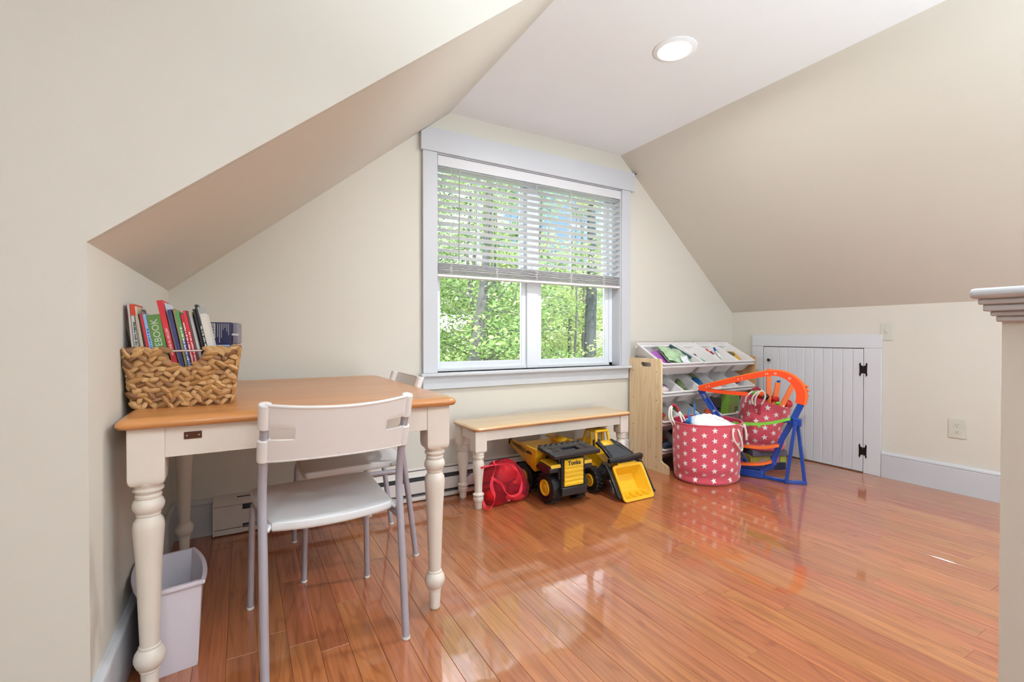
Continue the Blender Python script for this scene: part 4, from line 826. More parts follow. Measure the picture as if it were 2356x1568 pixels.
# green game box standing in the last bin of the third row
t = thing('game_box', 'green board game box standing upright beside the tilted star hamper', 'box', (3.50, 2.505, .350), radians(6), rot=(radians(4), 0, radians(6)))
G().box(-.085, .075, -.025, .04, 0, .185).obj('carton', col('green_card', (.22, .42, .06), .45, var=.08), t, bev=.002)
G().box(-.085, .075, -.0262, -.0255, .150, .152).obj('lid_edge', 'dgrey', t)
g = G()
for k in range(5): g.box(-.052+.013*k, -.045+.013*k, -.0262, -.0255, .02, .125-.012*(k % 2))
g.obj('printed_bars', col('box_print', (.50, .44, .16), .5), t); text('box_print', 'ZI', .05, 'dgrey', t, (.03, -.0258, .05), (pi/2, 0, 0), .0003, bold=.002)
# ================================================================ STAR HAMPERS
def hamper(label, loc, rot, rx, ry, H, taper, bulge, dent, rowsn, per, ssz, mtx_skew=None, rim=(1, 1)):
    t = thing('fabric_hamper', label, 'hamper', loc, rot=rot, group='pink star-print fabric hampers')
    def sf(th, v, o=0):
        k = 1-taper*(1-v)+bulge*sin(pi*v)-dent*math.exp(-((v-.13)/.07)**2)*max(0, cos(th-4.1))-dent*.5*math.exp(-((v-.45)/.16)**2)*max(0, cos(th-5.2))
        if v < .06: k *= 1-.10*(1-v/.06)**2
        x, y, z = (rx*k+o)*cos(th), (ry*k+o)*sin(th), H*v
        if mtx_skew: x, y, z = mtx_skew(x, y, z, v)
        return (x, y, z)
    vs = [0, .01, .03, .06]+[.06+.94*k/16 for k in range(1, 17)]
    g = G(); rings = [[sf(2*pi*i/56, v) for i in range(56)] for v in vs]; g.loft(rings, True, False); b = g.obj('body', 'pink', t, angle=1.2)
    g = G(); rings = [[sf(2*pi*i/56, v, -.0035) for i in range(56)] for v in vs]; g.loft(rings, True, False); g.obj('lining', 'pinkin', t, angle=1.2)
    g = G(); g.tube([sf(2*pi*i/56, 1, -.001) for i in range(56)], .0042, 8, closed=True); g.obj('hem', 'pink', t)
    g = G()
    for r in range(rowsn):
        for c in range(per):
            v0 = (r+.55)/rowsn+.0; v0 += (.5/rowsn if c % 2 else 0); th0 = 2*pi*(c+.35)/per
            if v0 > .985 or v0 < .03: continue
            pts = []; a0 = .15+.1*sin(r*3+c)
            for k in range(10):
                q = ssz*(1 if k % 2 == 0 else .42); a = a0+pi/2+2*pi*k/10; pts.append((q*cos(a), q*sin(a)))
            def mp(dx, dy): return sf(th0+dx/((rx+ry)/2), min(1, v0+dy/H), .0012)
            # finer fan so the print hugs the cloth
            ring2 = [mp(x, y) for x, y in pts]; ring1 = [mp(x*.45, y*.45) for x, y in pts]; cpt = mp(0, 0)
            g.add([cpt]+ring1+ring2, [(0, 1+i, 1+(i+1) % 10) for i in range(10)]+[(1+i, 11+i, 11+(i+1) % 10, 1+(i+1) % 10) for i in range(10)])
    g.obj('star_print', 'star', t, recalc=False, kind='stuff')
    return t, sf
def handle(t, P, w=.006, tab=None, n=6):
    return G().tube(spline(P, n), w, 8).obj('rope_handle', 'rope', t)
hc = (2.845, 2.222, 0)
h1, sf1 = hamper('pink fabric hamper printed with white stars, standing upright, white bag on top', hc, (0, 0, radians(0)), .250, .215, .405, .06, .02, .10, 6, 22, .0215)
view = atan2(-hc[1], -hc[0])     # direction towards the camera
e_, d_ = Vector((.8697, -.4938, 0)), Vector((.4938, .8697, 0))
def hq(e, d, z): return e_*e+d_*d+Vector((0, 0, z))
handle(h1, [hq(-.243, -.02, .372), hq(-.272, -.02, .43), hq(-.268, -.01, .485), hq(-.250, 0, .508)])
handle(h1, [hq(-.232, -.05, .375), hq(-.258, -.03, .43), hq(-.258, -.02, .48), hq(-.246, 0, .502)])
G().tube(spline([hq(-.252, 0, .507), hq(-.228, .01, .512), hq(-.205, .02, .488), hq(-.193, .02, .465)], 5), .0098, 10).obj('handle_grip', 'tab', h1)
handle(h1, [hq(-.196, .02, .470), hq(-.186, .0, .43), hq(-.180, -.02, .395)])
handle(h1, [hq(-.192, .02, .468), hq(-.166, .01, .43), hq(-.150, .0, .395)])
Ra = radians(-92); q = lambda th, v, o: Vector(sf1(th, v, o))
handle(h1, [q(Ra-.02, .93, .004), q(Ra-.10, .93, .018), q(Ra-.10, .80, .022), q(Ra+.08, .66, .024), q(Ra+.30, .56, .020), q(Ra+.36, .58, .014)])
handle(h1, [q(Ra+.16, .93, .004), q(Ra+.18, .86, .014), q(Ra+.28, .70, .020), q(Ra+.38, .58, .018), q(Ra+.36, .56, .012)])
handle(h1, [q(Ra+.62, .98, .008), q(Ra+.66, .86, .020), q(Ra+.74, .70, .026)], .0075)
# contents
bgm = G(); bgm.grid(lambda u, v: ((u-.5)*.33+.02, (v-.5)*.25-.035, .075*max(0, (sin(pi*min(1, u*1.15+.0))*sin(pi*v)))**.7*(1.25-.95*u)+.007*sin(9*u+4*v)+.006*sin(17*v+9*u)+.005*abs(sin(23*u-11*v))+.004*abs(sin(31*v+14*u))-.016), 30, 24)
o = bgm.obj('plastic_bag', 'cloth', solid=.003, loc=(hc[0], hc[1], .397), rot=(0, 0, radians(-27))); tag(o, 'crumpled white plastic bag bulging out of the upright star hamper', 'bag')
t = thing('track_piece', 'blue plastic toy pieces poking up at the left of the upright hamper', 'toy', (2.745, 2.262, .36))
G().box(-.045, .045, -.03, .03, -.05, .055).obj('housing', 'lblue', t, bev=.01); G().box(-.04, .04, -.031, -.029, .05, .056).obj('red_edge', 'tab', t)
for x, y, z in ((-.062, -.03, .085), (-.052, -.028, .08), (.0, .035, .13), (.055, .03, .16), (.075, .0, .09)): G().box(x-.004, x+.004, y-.004, y+.004, -.04, z).obj('prong', 'lblue', t, bev=.001)
G().box(.045, .10, -.01, .03, -.04, .085).obj('bracket_piece', 'lblue', t, bev=.006)
# second hamper, slouching on a pile of boxes
def skew(x, y, z, v):
    e = x*.8697-y*.4938; d = x*.4938+y*.8697     # e: right as seen, d: away
    z2 = z*(1-.0*e)+(-.30*e*v**2.2)+(.10*d*v)
    e2 = e*(1-.10*sin(pi*v)*0)+.030*v*v-.045*math.exp(-((v-.50)/.14)**2)*(1 if e > 0 else .1)*abs(e)/.16
    return (e2*.8697+d*.4938, -e2*.4938+d*.8697, z2)
h2, sf2 = hamper('pink star-print fabric hamper slumped at a tilt on boxes, full of track pieces', (3.455, 2.205, .150), (0, 0, 0), .172, .165, .355, .05, .03, .12, 5, 17, .0225, skew)
e_, d_ = Vector((.8697, -.4938, 0)), Vector((.4938, .8697, 0))
def hp(e, d, z): return Vector((0, 0, 0))+e_*e+d_*d+Vector((0, 0, z))
handle(h2, [hp(-.128, -.12, .345), hp(-.140, -.13, .395), hp(-.085, -.12, .445), hp(-.060, -.115, .448)])
handle(h2, [hp(-.168, -.08, .355), hp(-.162, -.09, .40), hp(-.115, -.10, .445), hp(-.085, -.11, .462)])
handle(h2, [hp(-.118, -.13, .335), hp(-.122, -.14, .39), hp(-.090, -.14, .440), hp(-.062, -.14, .44), hp(-.050, -.14, .40), hp(-.078, -.14, .345)])
G().tube([hp(-.128, -.11, .452), hp(-.100, -.115, .466), hp(-.076, -.12, .450)], .010, 10).obj('handle_grip', 'tab', h2)
G().box(-.012, .012, -.004, .002, -.045, .02, Matrix.Translation(hp(-.098, -.143, .325)) @ Matrix.Rotation(radians(-30), 4, 'Z')).obj('handle_tab', 'tab', h2, bev=.002)
handle(h2, [hp(.15, -.02, .300), hp(.19, .02, .34), hp(.235, .05, .355)])
G().ell(tuple(hp(.185, 0, .285)), (.02, .02, .02), 12, 8).obj('rope_knot', 'rope', h2)
def slab(name, label, e0, z0, e1, z1, w, th, d, m, cat='track'):
    a = hp(e0, d, z0)+Vector(h2.location); b = hp(e1, d, z1)+Vector(h2.location)
    g = G(); g.sweep([a, a.lerp(b, .5), b], [(-th/2, -w/2), (th/2, -w/2), (th/2, -w/2+.003), (-th/2+.004, -w/2+.003), (-th/2+.004, w/2-.003), (th/2, w/2-.003), (th/2, w/2), (-th/2, w/2)] if 0 else [(-w/2, -th/2), (w/2, -th/2), (w/2, th/2), (w/2-.003, th/2), (w/2-.003, -th/2+.003), (-w/2+.003, -th/2+.003), (-w/2+.003, th/2), (-w/2, th/2)], up=d_)
    o = g.obj(name, m, bev=.0008); return tag(o, label, cat)
slab('track_piece', 'upright light orange track strip in the tilted hamper', .062, .20, .062, .545, .034, .012, .02, 'orangel')
slab('track_piece', 'light orange track strip leaning right behind the upright one', .10, .20, .150, .490, .036, .012, .05, 'orangel')
slab('track_piece', 'light orange track strip leaning up to the right edge of the hamper', .115, .24, .235, .475, .036, .012, .00, 'orangel')
slab('track_piece', 'short blue-ended orange connector behind the leaning strip', .11, .30, .165, .470, .022, .012, .08, 'orange')
o = G().box(-.012, .012, -.01, .01, -.012, .012).obj('track_clip', 'blue', bev=.004); o.location = hp(.172, .08, .492)+Vector(h2.location); tag(o, 'small blue track clip at the top of an orange strip', 'clip')
def lump(nm, m, label, e, d, z, r, cat='toy', seed=1):
    o = pebble(*r, seed, .12).obj(nm, m); o.location = hp(e, d, z)+Vector(h2.location); tag(o, label, cat)
lump('toy_vehicle', 'orange', 'red-orange toy with dark wheels near the left rim of the tilted hamper', .0, .02, .40, (.045, .03, .028), seed=4)
lump('toy', 'rubber', 'black round toy at the rim of the tilted hamper', .035, .0, .385, (.018, .018, .024), seed=5)
lump('toy', 'dgrey', 'dark grey round toy on the red-orange toy', -.005, -.03, .385, (.012, .008, .012), seed=9)
lump('track_piece', 'green', 'curved lime green piece by the left handle of the tilted hamper', -.065, -.03, .415, (.028, .02, .016), seed=6)
lump('track_piece', 'green', 'lime green piece at the middle rim of the tilted hamper', .085, -.07, .345, (.028, .015, .014), seed=7)
lump('toy_block', col('red_toy', (.62, .02, .02), .4), 'red toy piece behind the leaning orange strip', .13, .06, .36, (.035, .03, .03), seed=8)
lump('toy_block', col('red_toy', (0, 0, 0)), 'red toy piece at the far right rim of the tilted hamper', .215, .03, .325, (.035, .03, .032), seed=2)
# boxes under it
for i, (nm, lab, c, e, z0, z1, w, dd, rz) in enumerate((('game_box', 'flat dark navy box at the bottom under the tilted hamper', (.012, .016, .06), -.02, 0, .052, .15, .10, -24), ('game_box', 'yellow picture box under the tilted hamper', (.52, .42, .07), -.055, .052, .105, .075, .09, -30), ('game_box', 'pink and navy box beside the yellow one under the tilted hamper', (.52, .16, .33), .050, .052, .105, .030, .09, -22), ('game_box', 'lime green box at the right of the boxes under the tilted hamper', (.42, .50, .06), .115, .052, .105, .022, .08, -27), ('game_box', 'flat grey box directly under the tilted hamper', (.12, .10, .14), 0, .105, .149, .13, .11, -28))):
    p = Vector((3.455, 2.205, 0))+e_*e
    t = thing(nm, lab, 'box', (p.x, p.y, z0+.0005), radians(rz)); G().box(-w, w, -dd, dd, 0, z1-z0-.001).obj('carton', col('carton_%d' % i, c, .45, var=.25, vscale=18), t, bev=.002)
    if i == 1: G().prism([(-.02, .005), (.05, .005), (.03, .035)], -dd-.001, -dd-.0003).obj('printed_shape', col('pale_lilac', (.55, .45, .55), .5), t)
# ================================================================ TRACK TOY
A_ = Vector((3.25, 1.82, 0)); E_ = Vector((3.02-3.25, 2.36-1.82, 0)).normalized(); N_ = Vector((E_.y, -E_.x, 0))   # N_: to the right/back
tt = thing('track_tower', 'orange looping toy track on a blue stand behind the upright hamper', 'toy track', A_)
def T(s, z, n=0): return E_*s+N_*n+Vector((0, 0, z))
def strip(name, pts, w, th, m, n=0, k=6, lip=.006, parent=tt, up=None):
    # channel: wide across N_, lips up
    sec = [(-w/2, -th/2), (w/2, -th/2), (w/2, th/2+lip), (w/2-.0035, th/2+lip), (w/2-.0035, th/2), (-w/2+.0035, th/2), (-w/2+.0035, th/2+lip), (-w/2, th/2+lip)]
    P = spline([T(s, z, n) for s, z in pts], k); return G().sweep(P, [(b, a) for a, b in sec], up=N_).obj(name, m, parent, angle=.5)
trk = [(.640, .608), (.545, .640), (.367, .696), (.235, .732), (.155, .748), (.100, .745), (.045, .722), (.0, .680), (-.022, .632), (-.026, .585), (-.018, .545)]
P = spline([T(s, z) for s, z in trk], 6); npt = len(P)
def loopsec(wi, wo, a, b): return [(-wi, a), (wo, a), (wo, b), (-wi, b)]
# flat side wall facing the room plus running surface on top
g = G(); tot = len(P); sc_ = [1+.55*max(0, min(1, (i/tot-.45)/.3)) for i in range(tot)]
def sweepN(P, f):
    rings = []
    for i, p in enumerate(P):
        t = (P[min(i+1, tot-1)]-P[max(i-1, 0)]).normalized(); y = t.cross(N_).normalized()
        if y.z < 0 and i < tot*.6: y = -y
        if rings and y.dot(sweepN.l) < 0: y = -y
        sweepN.l = y; rings.append([tuple(p+N_*a+y*b*f(i)) for a, b in sweepN.sec])
    return rings
sweepN.l = Vector((0, 0, 1)); sweepN.sec = [(-.024, -.022), (-.020, -.022), (-.020, .006), (.022, .006), (.022, .012), (-.024, .012)]
g = G().loft(sweepN(P, lambda i: sc_[i])); tl = g.obj('loop_track', 'orange', tt, angle=.5)
sweepN.l = Vector((0, 0, 1)); sweepN.sec = [(-.026, .012), (.024, .012), (.024, .019), (.020, .019), (.020, .015), (-.022, .015), (-.022, .019), (-.026, .019)]
G().loft(sweepN(P, lambda i: sc_[i])).obj('running_strip', 'orangel', tt, angle=.5)
ch = G()
for f in (.07, .085, .20, .215, .36, .37, .43, .445, .60, .615):
    i = int(f*tot); p = P[i]; t_ = (P[i+1]-P[i-1]).normalized(); y = t_.cross(N_).normalized(); y = y if y.z > 0 else -y
    for a in (-1, 1): ch.tube([p-N_*.0245+y*(-.005)*sc_[i]-t_*.004, p-N_*.0245+y*(-.005+a*.007)*sc_[i]+t_*.002], .0012, 4)
ch.obj('chevron_print', 'star', tt)
fl_ = G()
for s_, z_, a in ((-.045, .665, 30), (-.052, .640, 10), (-.048, .60, -10), (-.040, .570, -20), (.175, .765, 80)): fl_.box(-.008, .012, -.012, .012, -.006, .006, Matrix.Translation(T(s_, z_)) @ Matrix.Rotation(radians(a), 4, 'Y'))
fl_.obj('clips', 'orangel', tt, bev=.002, kind='stuff')
strip('lower_track', [(.640, .600), (.50, .588), (.40, .584), (.31, .583)], .045, .016, 'orange')
def beam(name, pts, w, d, m='blue', n=0, parent=tt, bev=.003): return G().sweep([T(s, z, n) for s, z in pts], [(-d/2, -w/2), (d/2, -w/2), (d/2, w/2), (-d/2, w/2)], up=N_).obj(name, m, parent, bev=bev) if 0 else G().sweep([T(s, z, n) for s, z in pts], [(-w/2, -d/2), (w/2, -d/2), (w/2, d/2), (-w/2, d/2)], up=N_).obj(name, m, parent, bev=bev)
# left support: openwork blue beam
for off in (-.017, .017): beam('support_beam', [(.628+off, .588), (.44+off*1.2, .30), (.32+off, .09)], .012, .018)
beam('support_plate', [(.590, .525), (.545, .450)], .036, .008); beam('support_plate', [(.535, .436), (.480, .352)], .036, .008); beam('support_plate', [(.470, .335), (.40, .22)], .036, .008)
for k in range(7):
    s0, z0 = .628-.19*k/6*1.02, .588-.29*k/6
    beam('support_web', [(s0-.014, z0-.006), (s0+.014, z0-.026)], .012 if k % 2 else .020, .010)
beam('support_head', [(.648, .592), (.60, .572)], .020, .028)
# right strut and A-frame
beam('strut', [(-.028, .565), (.026, .434)], .040, .036); beam('strut', [(.026, .434), (.09, .300), (.165, .075)], .036, .030, n=.004)
beam('strut_foot', [(.135, .125), (.200, .060)], .030, .034)
beam('collar', [(.0, .447), (.004, .395)], .052, .050)
beam('front_leg', [(.010, .425), (.062, .005)], .022, .026, n=-.028); beam('rear_leg', [(.004, .425), (-.042, .006)], .022, .026, n=.024)
G().sweep([T(.075, .012, -.028), T(-.052, .012, .024)], [(-.011, -.012), (.011, -.012), (.011, .012), (-.011, .012)]).obj('foot_bar', 'blue', tt, bev=.003)
G().sweep([T(.060, .014, -.022), T(.20, .016, -.0), T(.30, .018, .0)], [(-.010, -.012), (.010, -.012), (.010, .012), (-.010, .012)]).obj('base_bar', 'blue', tt, bev=.003)
G().sweep([T(.205, .028), T(.42, .030)], [(-.022, -.026), (.022, -.026), (.022, .028), (-.022, .028)]).obj('base_block', 'blue', tt, bev=.006)
beam('base_riser', [(.21, .02), (.21, .085)], .03, .03); beam('base_arm', [(.20, .085), (.45, .065)], .035, .03)
for s_, z_ in ((.052, .422), (.120, .238), (.165, .118)): beam('ledge', [(s_-.012, z_), (s_+.035, z_-.004)], .014, .040, n=-.012)
sg_ = strip('green_track', [(.040, .448), (.10, .424), (.17, .402), (.26, .386), (.40, .378)], .045, .010, 'green', n=-.030)
beam('green_tab', [(.225, .382), (.225, .365)], .020, .010, 'green', n=-.05)
strip('step_track', [(.105, .258), (.16, .240), (.23, .226), (.33, .222)], .045, .010, 'orangel', n=-.03); strip('step_track', [(.150, .140), (.20, .118), (.26, .104), (.36, .092)], .045, .010, 'orangel', n=-.03)
# ================================================================ DUMP TRUCK
def wheel(parent, x, y, r, w, side, lugs=18, hubr=.42, name='wheel'):
    mx = Matrix.Translation((x, y, r)) @ Matrix.Rotation(pi/2, 4, 'Y')
    g = G(); g.lathe([(r*hubr, -w/2+.006), (r*.60, -w/2+.001), (r*.84, -w/2), (r*.95, -w/2+.007), (r*.965, 0), (r*.95, w/2-.007), (r*.84, w/2), (r*.60, w/2-.001), (r*hubr, w/2-.006)], 36, mx)
    for k in range(lugs):
        a = 2*pi*k/lugs
        for sg in (-1, 1):
            g.box(r*.90, r*1.0, -r*.06, r*.06, (.0 if sg > 0 else -w/2-.0005), (w/2+.0005 if sg > 0 else 0), mx @ Matrix.Rotation(a+(.10 if sg > 0 else 0), 4, 'Z') @ Matrix.Rotation(sg*.12, 4, 'X'))
    o = g.obj(name, 'rubber', parent, bev=.0015, seg=1)
    s = side; hz = w/2+.002
    h = G(); h.lathe([(r*hubr*1.04, hz-.006), (r*hubr*1.04, hz), (r*hubr*.9, hz+.003), (r*hubr*.75, hz-.004), (r*hubr*.42, hz-.005), (r*hubr*.36, hz+.001), (r*hubr*.12, hz+.003), (.0005, hz+.003)], 28, mx @ (Matrix.Rotation(pi, 4, 'X') if s < 0 else Matrix.Identity(4)))
    h.obj('hub', 'tonkad', o, bev=.0008)
    return o
dt = thing('toy_dump_truck', 'big yellow and black toy dump truck under the bench', 'toy truck', (1.69, 2.47, 0))
for x in (-.095, .095):
    wheel(dt, x, -.115, .095, .070, -1 if x < 0 else 1, 16, .49); wheel(dt, x, .135, .095, .070, -1 if x < 0 else 1, 16, .49)
G().box(-.058, .058, -.19, .20, .055, .15).obj('chassis', 'black', dt, bev=.006)
g = G(); g.prism([(-.225, .075), (-.225, .262), (-.215, .285), (-.09, .30), (-.05, .29), (-.05, .075)], -.082, .088, 'x'); g.obj('cab', 'black', dt, bev=.006)
G().box(-.088, .094, -.242, -.205, .068, .118).obj('bumper', 'black', dt, bev=.006)
g = G(); rows_ = 7; pts = [(-.226, .122)]
for k in range(41):
    t = k/40; z = .122+.152*t; b = .0035*abs(sin(pi*t*6.0)) if t < .78 else .002; pts.append((-.236-b, z))
pts.append((-.228, .278)); g.prism(pts, -.069, .066, 'x'); gr = g.obj('grille', 'tonka', dt, bev=.001, angle=.9)
text('grille_lettering', 'Tonka', .034, 'black', gr, (-.0015, -.2395, .256), (pi/2, 0, 0), .0004, bold=.0009, sx=1.06)
for sg in (-1, 1):
    x0, x1 = sorted((sg*.084, sg*.155))
    g = G(); g.prism([(-.21, .205), (-.21, .228), (-.195, .246), (-.09, .246), (-.06, .22), (-.06, .205), (-.16, .195)], x0, x1, 'x'); g.obj('fender', 'black', dt, bev=.003)
    a, b = sorted((sg*.078, sg*.150)); g = G(); g.prism([(-.218, .232), (-.212, .252), (-.10, .262), (-.10, .254), (-.205, .243)], a, b, 'x'); f = g.obj('fender_plate', 'tonka', dt, bev=.002)
    G().box(sg*.02-.0 if 0 else sg*.086-.006, sg*.086+.006, -.21, -.19, .16, .30).obj('cab_post', 'black', dt, bev=.002)
# visor with ribs and a slot
mv = Matrix.Translation((0, -.175, .322)) @ Matrix.Rotation(radians(5), 4, 'X')
g = G()
g.box(-.168, .168, -.100, -.045, -.014, .012, mv); g.box(-.168, .168, .020, .085, -.010, .012, mv); g.box(-.168, -.055, -.046, .021, -.010, .012, mv); g.box(.060, .168, -.046, .021, -.010, .012, mv)
vz = g.obj('visor', 'black', dt, bev=.007, seg=3)
g = G()
for k in range(8):
    x = -.145+.0415*k; g.ell((x, .078, .010), (.017, .02, .010), 12, 8, mv)
for x in (-.12, -.10, .10, .12): g.box(x-.004, x+.004, -.04, .03, .010, .0145, mv)
g.obj('visor_ribs', 'black', vz, bev=.001, kind='stuff'); G().box(-.052, .057, -.045, .02, -.009, -.005, mv).obj('slot_floor', 'dgrey', vz)
# bed
FT, RT, FB = (-.085, .318), (.232, .325), (-.005, .165)
bed = thing  # (name kept free)
g = G(); wt, wb = .168, .128
q = [(-wt, FT), (-wt, RT), (-wb, FB), (wt, FT), (wt, RT), (wb, FB)]
v = [(x, p[0], p[1]) for x, p in q]; v.append((-wt*.95, RT[0]+.02, RT[1]-.035)); v.append((wt*.95, RT[0]+.02, RT[1]-.035))
g.add(v, [(0, 1, 6, 2), (3, 4, 7, 5), (0, 3, 5, 2), (2, 5, 7, 6)])
bd = g.obj('bed', 'tonkad', dt, solid=.006, bev=.002, angle=.3)
# side wall ridges + black rear corner
G().tube([(-wt, FT[0], FT[1]), (-wt, RT[0]-.03, RT[1])], .006, 8).obj('bed_rim', 'tonka', bd); G().tube([(wt, FT[0], FT[1]), (wt, RT[0], RT[1])], .006, 8).obj('bed_rim', 'tonka', bd)
G().tube([(-wt-.001, RT[0]-.03, RT[1]), (-wt-.001, RT[0]+.004, RT[1]+.001), (-wt*.98, RT[0]+.018, RT[1]-.03)], .0078, 8).obj('rear_guard', 'black', bd)
# headboard rising at the far side
g = G(); g.add([(wt, .05, .323), (wt, RT[0], RT[1]+.012), (wt-.06, RT[0]+.005, RT[1]-.008), (wt-.05, .06, .30)], [(0, 1, 2, 3)]); g.obj('bed_fin', 'tonkad', bd, solid=.005)
def onside(y, z, o=.0042): # point on the left outer wall
    t = (FT[1]-z)/(FT[1]-FB[1]); return (-wt+(wt-wb)*t-o, y, z)
g = G()
for k in range(6):
    y = .085+.022*k; hi, lo = .309+.001*k, .268+.005*k
    g.add([onside(y, hi), onside(y+.010, hi), onside(y-.012+.010, lo), onside(y-.012, lo)], [(0, 1, 2, 3)])
g.obj('hazard_stripe_print', 'black', bd, solid=.0006, recalc=False)
tx = text('side_lettering', 'Tonka', .036, 'black', bd, onside(.022, .285, .0048), (pi/2, 0, 0), .0004, bold=.0009)
tx.rotation_euler = Matrix(((-.0, .25, -1), (-1, 0, 0), (0, 1, 0))).to_3x3().to_euler() if 0 else Euler((pi/2-.0, 0, -pi/2)); tx.rotation_euler.rotate(Matrix.Rotation(radians(-14.7), 3, 'Y'))
g = G()
for y in (.0, .045, .09): g.add([onside(y, .24-.0*y), onside(y+.004, .24), onside(y+.004-.0, .19+.35*y), onside(y, .19+.35*y)], [(0, 1, 2, 3)])
g.obj('bed_ribs', 'tonkad', bd, solid=.003)
G().box(-.05, .05, .02, .21, .15, .165).obj('bed_frame', 'black', dt, bev=.003)
# ================================================================ LOADER
ld = thing('toy_loader', 'yellow toy front loader with black arms, its bucket down on the floor', 'toy loader', (2.08, 2.45, 0))
for x in (-.137, .137):
    wheel(ld, x, -.075, .082, .060, -1 if x < 0 else 1, 20, .46); wheel(ld, x, .15, .082, .060, -1 if x < 0 else 1, 20, .46)
G().box(-.10, .10, -.10, .20, .065, .115).obj('chassis', 'dgrey', ld, bev=.006)
g = G(); g.prism([(-.11, .11), (-.11, .185), (-.02, .235), (.06, .25), (.20, .25), (.215, .235), (.215, .11)], -.062, .075, 'x'); g.obj('body', 'tonka', ld, bev=.006)
G().box(-.085, .095, -.06, .06, .135, .155).obj('running_board', 'tonka', ld, bev=.004)
g = G()
for sx in (-.048, .075):
    g.sweep([(sx, -.005, .225), (sx*.8+.006, .022, .362), (sx*.8+.006, .115, .366), (sx, .150, .245)], [(-.008, -.008), (.008, -.008), (.008, .008), (-.008, .008)], up=(1, 0, 0)); 
    g.box(sx*.8-.002, sx*.8+.014, .06, .076, .25, .362)
g.box(-.04, .074, .010, .125, .356, .370); g.obj('cab_frame', 'tonka', ld, bev=.002)
G().box(-.05, .07, .175, .21, .245, .285).obj('engine_cover', 'tonka', ld, bev=.006)
G().lathe([(.018, -.003), (.021, 0), (.018, .003)], 18, Matrix.Translation((.012, .045, .285)) @ Matrix.Rotation(.9, 4, 'X')).obj('steering_wheel', 'dgrey', ld)
G().ell((.012, .085, .262), (.022, .02, .03), 12, 8).obj('seat', 'dgrey', ld)
# arm plate: from the hood top to the bar over the bucket
g = G(); T0, T1 = [(-.088, -.075, .318), (.012, -.075, .318)], [(-.085, -.195, .228), (.118, -.195, .228)]
g.loft([[(-.088, -.068, .300), (.014, -.068, .300), (.014, -.072, .322), (-.088, -.072, .322)], [(-.086, -.12, .262), (.040, -.12, .262), (.040, -.128, .288), (-.086, -.128, .288)], [(-.084, -.19, .212), (.122, -.19, .212), (.122, -.198, .240), (-.084, -.198, .240)]]); g.obj('arm_plate', 'dgrey', ld, bev=.004)
for xs in ([(-.090, -.062, .312), (-.086, -.12, .285), (-.082, -.19, .236)], [(.016, -.062, .316), (.046, -.12, .292), (.098, -.185, .240)]): G().sweep(xs, [(-.009, -.014), (.009, -.014), (.009, .014), (-.009, .014)], up=(1, 0, 0)).obj('arm_rail', 'black', ld, bev=.004)
G().sweep([(-.074, -.0775, .3275), (.002, -.0775, .3275)], [(-.001, -.0), (-.001, .0)]) if 0 else None
g = G(); g.add([(-.078, -.076, .3225), (.002, -.076, .3225), (.008, -.112, .2985), (-.076, -.112, .2985)], [(0, 1, 2, 3)]); g.obj('arm_label', 'tonka', ld, solid=.002)
g = G(); g.sweep([(-.118, -.205, .226), (.0, -.215, .226), (.158, -.205, .232)], [(-.016, -.015), (.016, -.015), (.018, .012), (-.012, .017)], up=(0, 0, 1)); g.obj('front_bar', 'black', ld, bev=.006, seg=3)
g = G()
for k in range(12): g.box(-.095+.02*k, -.085+.02*k, -.236, -.228, .214, .222)
g.obj('front_bar_teeth', 'black', ld, kind='stuff')
G().sweep([(-.060, -.13, .18), (-.075, -.10, .12)], [(-.03, -.03), (.03, -.03), (.03, .03), (-.03, .03)], up=(1, 0, 0)).obj('arm_pivot', 'dgrey', ld, bev=.008)
for x, l in ((-.119, 'l'), (.158, 'r')):
    g = G(); g.sweep([(x, -.155, .195), (x, -.19, .19), (x, -.225, .15), (x, -.305, .028)], [(-.009, -.013), (.009, -.013), (.009, .013), (-.009, .013)], up=(1, 0, 0)); g.obj('lift_arm', 'black', ld, bev=.005)
    G().lathe([(.012, -.012), (.012, .012)], 14, Matrix.Translation((x, -.305, .03)) @ Matrix.Rotation(pi/2, 4, 'Y')).obj('pivot_pin', 'black', ld, bev=.002)
def bring(x0, x1, b, t, r, n=4):
    P = []
    for p in rrect(1, 1, r, n): u, v = p[0]+.5, p[1]+.5; P.append((x0+(x1-x0)*u, b[0]+(t[0]-b[0])*v, b[1]+(t[1]-b[1])*v))
    return P
X0, X1 = -.105, .145
g = G(); g.loft([bring(X0+.034, X1-.034, (-.235, .008), (-.165, .135), .12), bring(X0+.004, X1-.004, (-.322, .004), (-.215, .185), .09), bring(X0, X1, (-.334, .002), (-.219, .196), .09), bring(X0+.003, X1-.003, (-.338, .006), (-.225, .197), .09), bring(X0+.016, X1-.016, (-.330, .020), (-.229, .181), .07), bring(X0+.050, X1-.050, (-.240, .030), (-.180, .118), .10)], True, True)
bu = g.obj('bucket', 'tonkad', ld, angle=.5)
g = G()
for k in range(4):
    x = -.058+.052*k; g.add([(x-.017, -.322, .0235), (x+.017, -.322, .0235), (x, -.322, .036), (x, -.262, .031)], [(0, 1, 2), (0, 2, 3), (1, 3, 2), (0, 3, 1)])
g.obj('bucket_ridges', 'tonkad', bu, angle=.3)
G().box(-.055, .085, -.222, -.205, .190, .206).obj('bucket_hinge', 'tonka', bu, bev=.003)
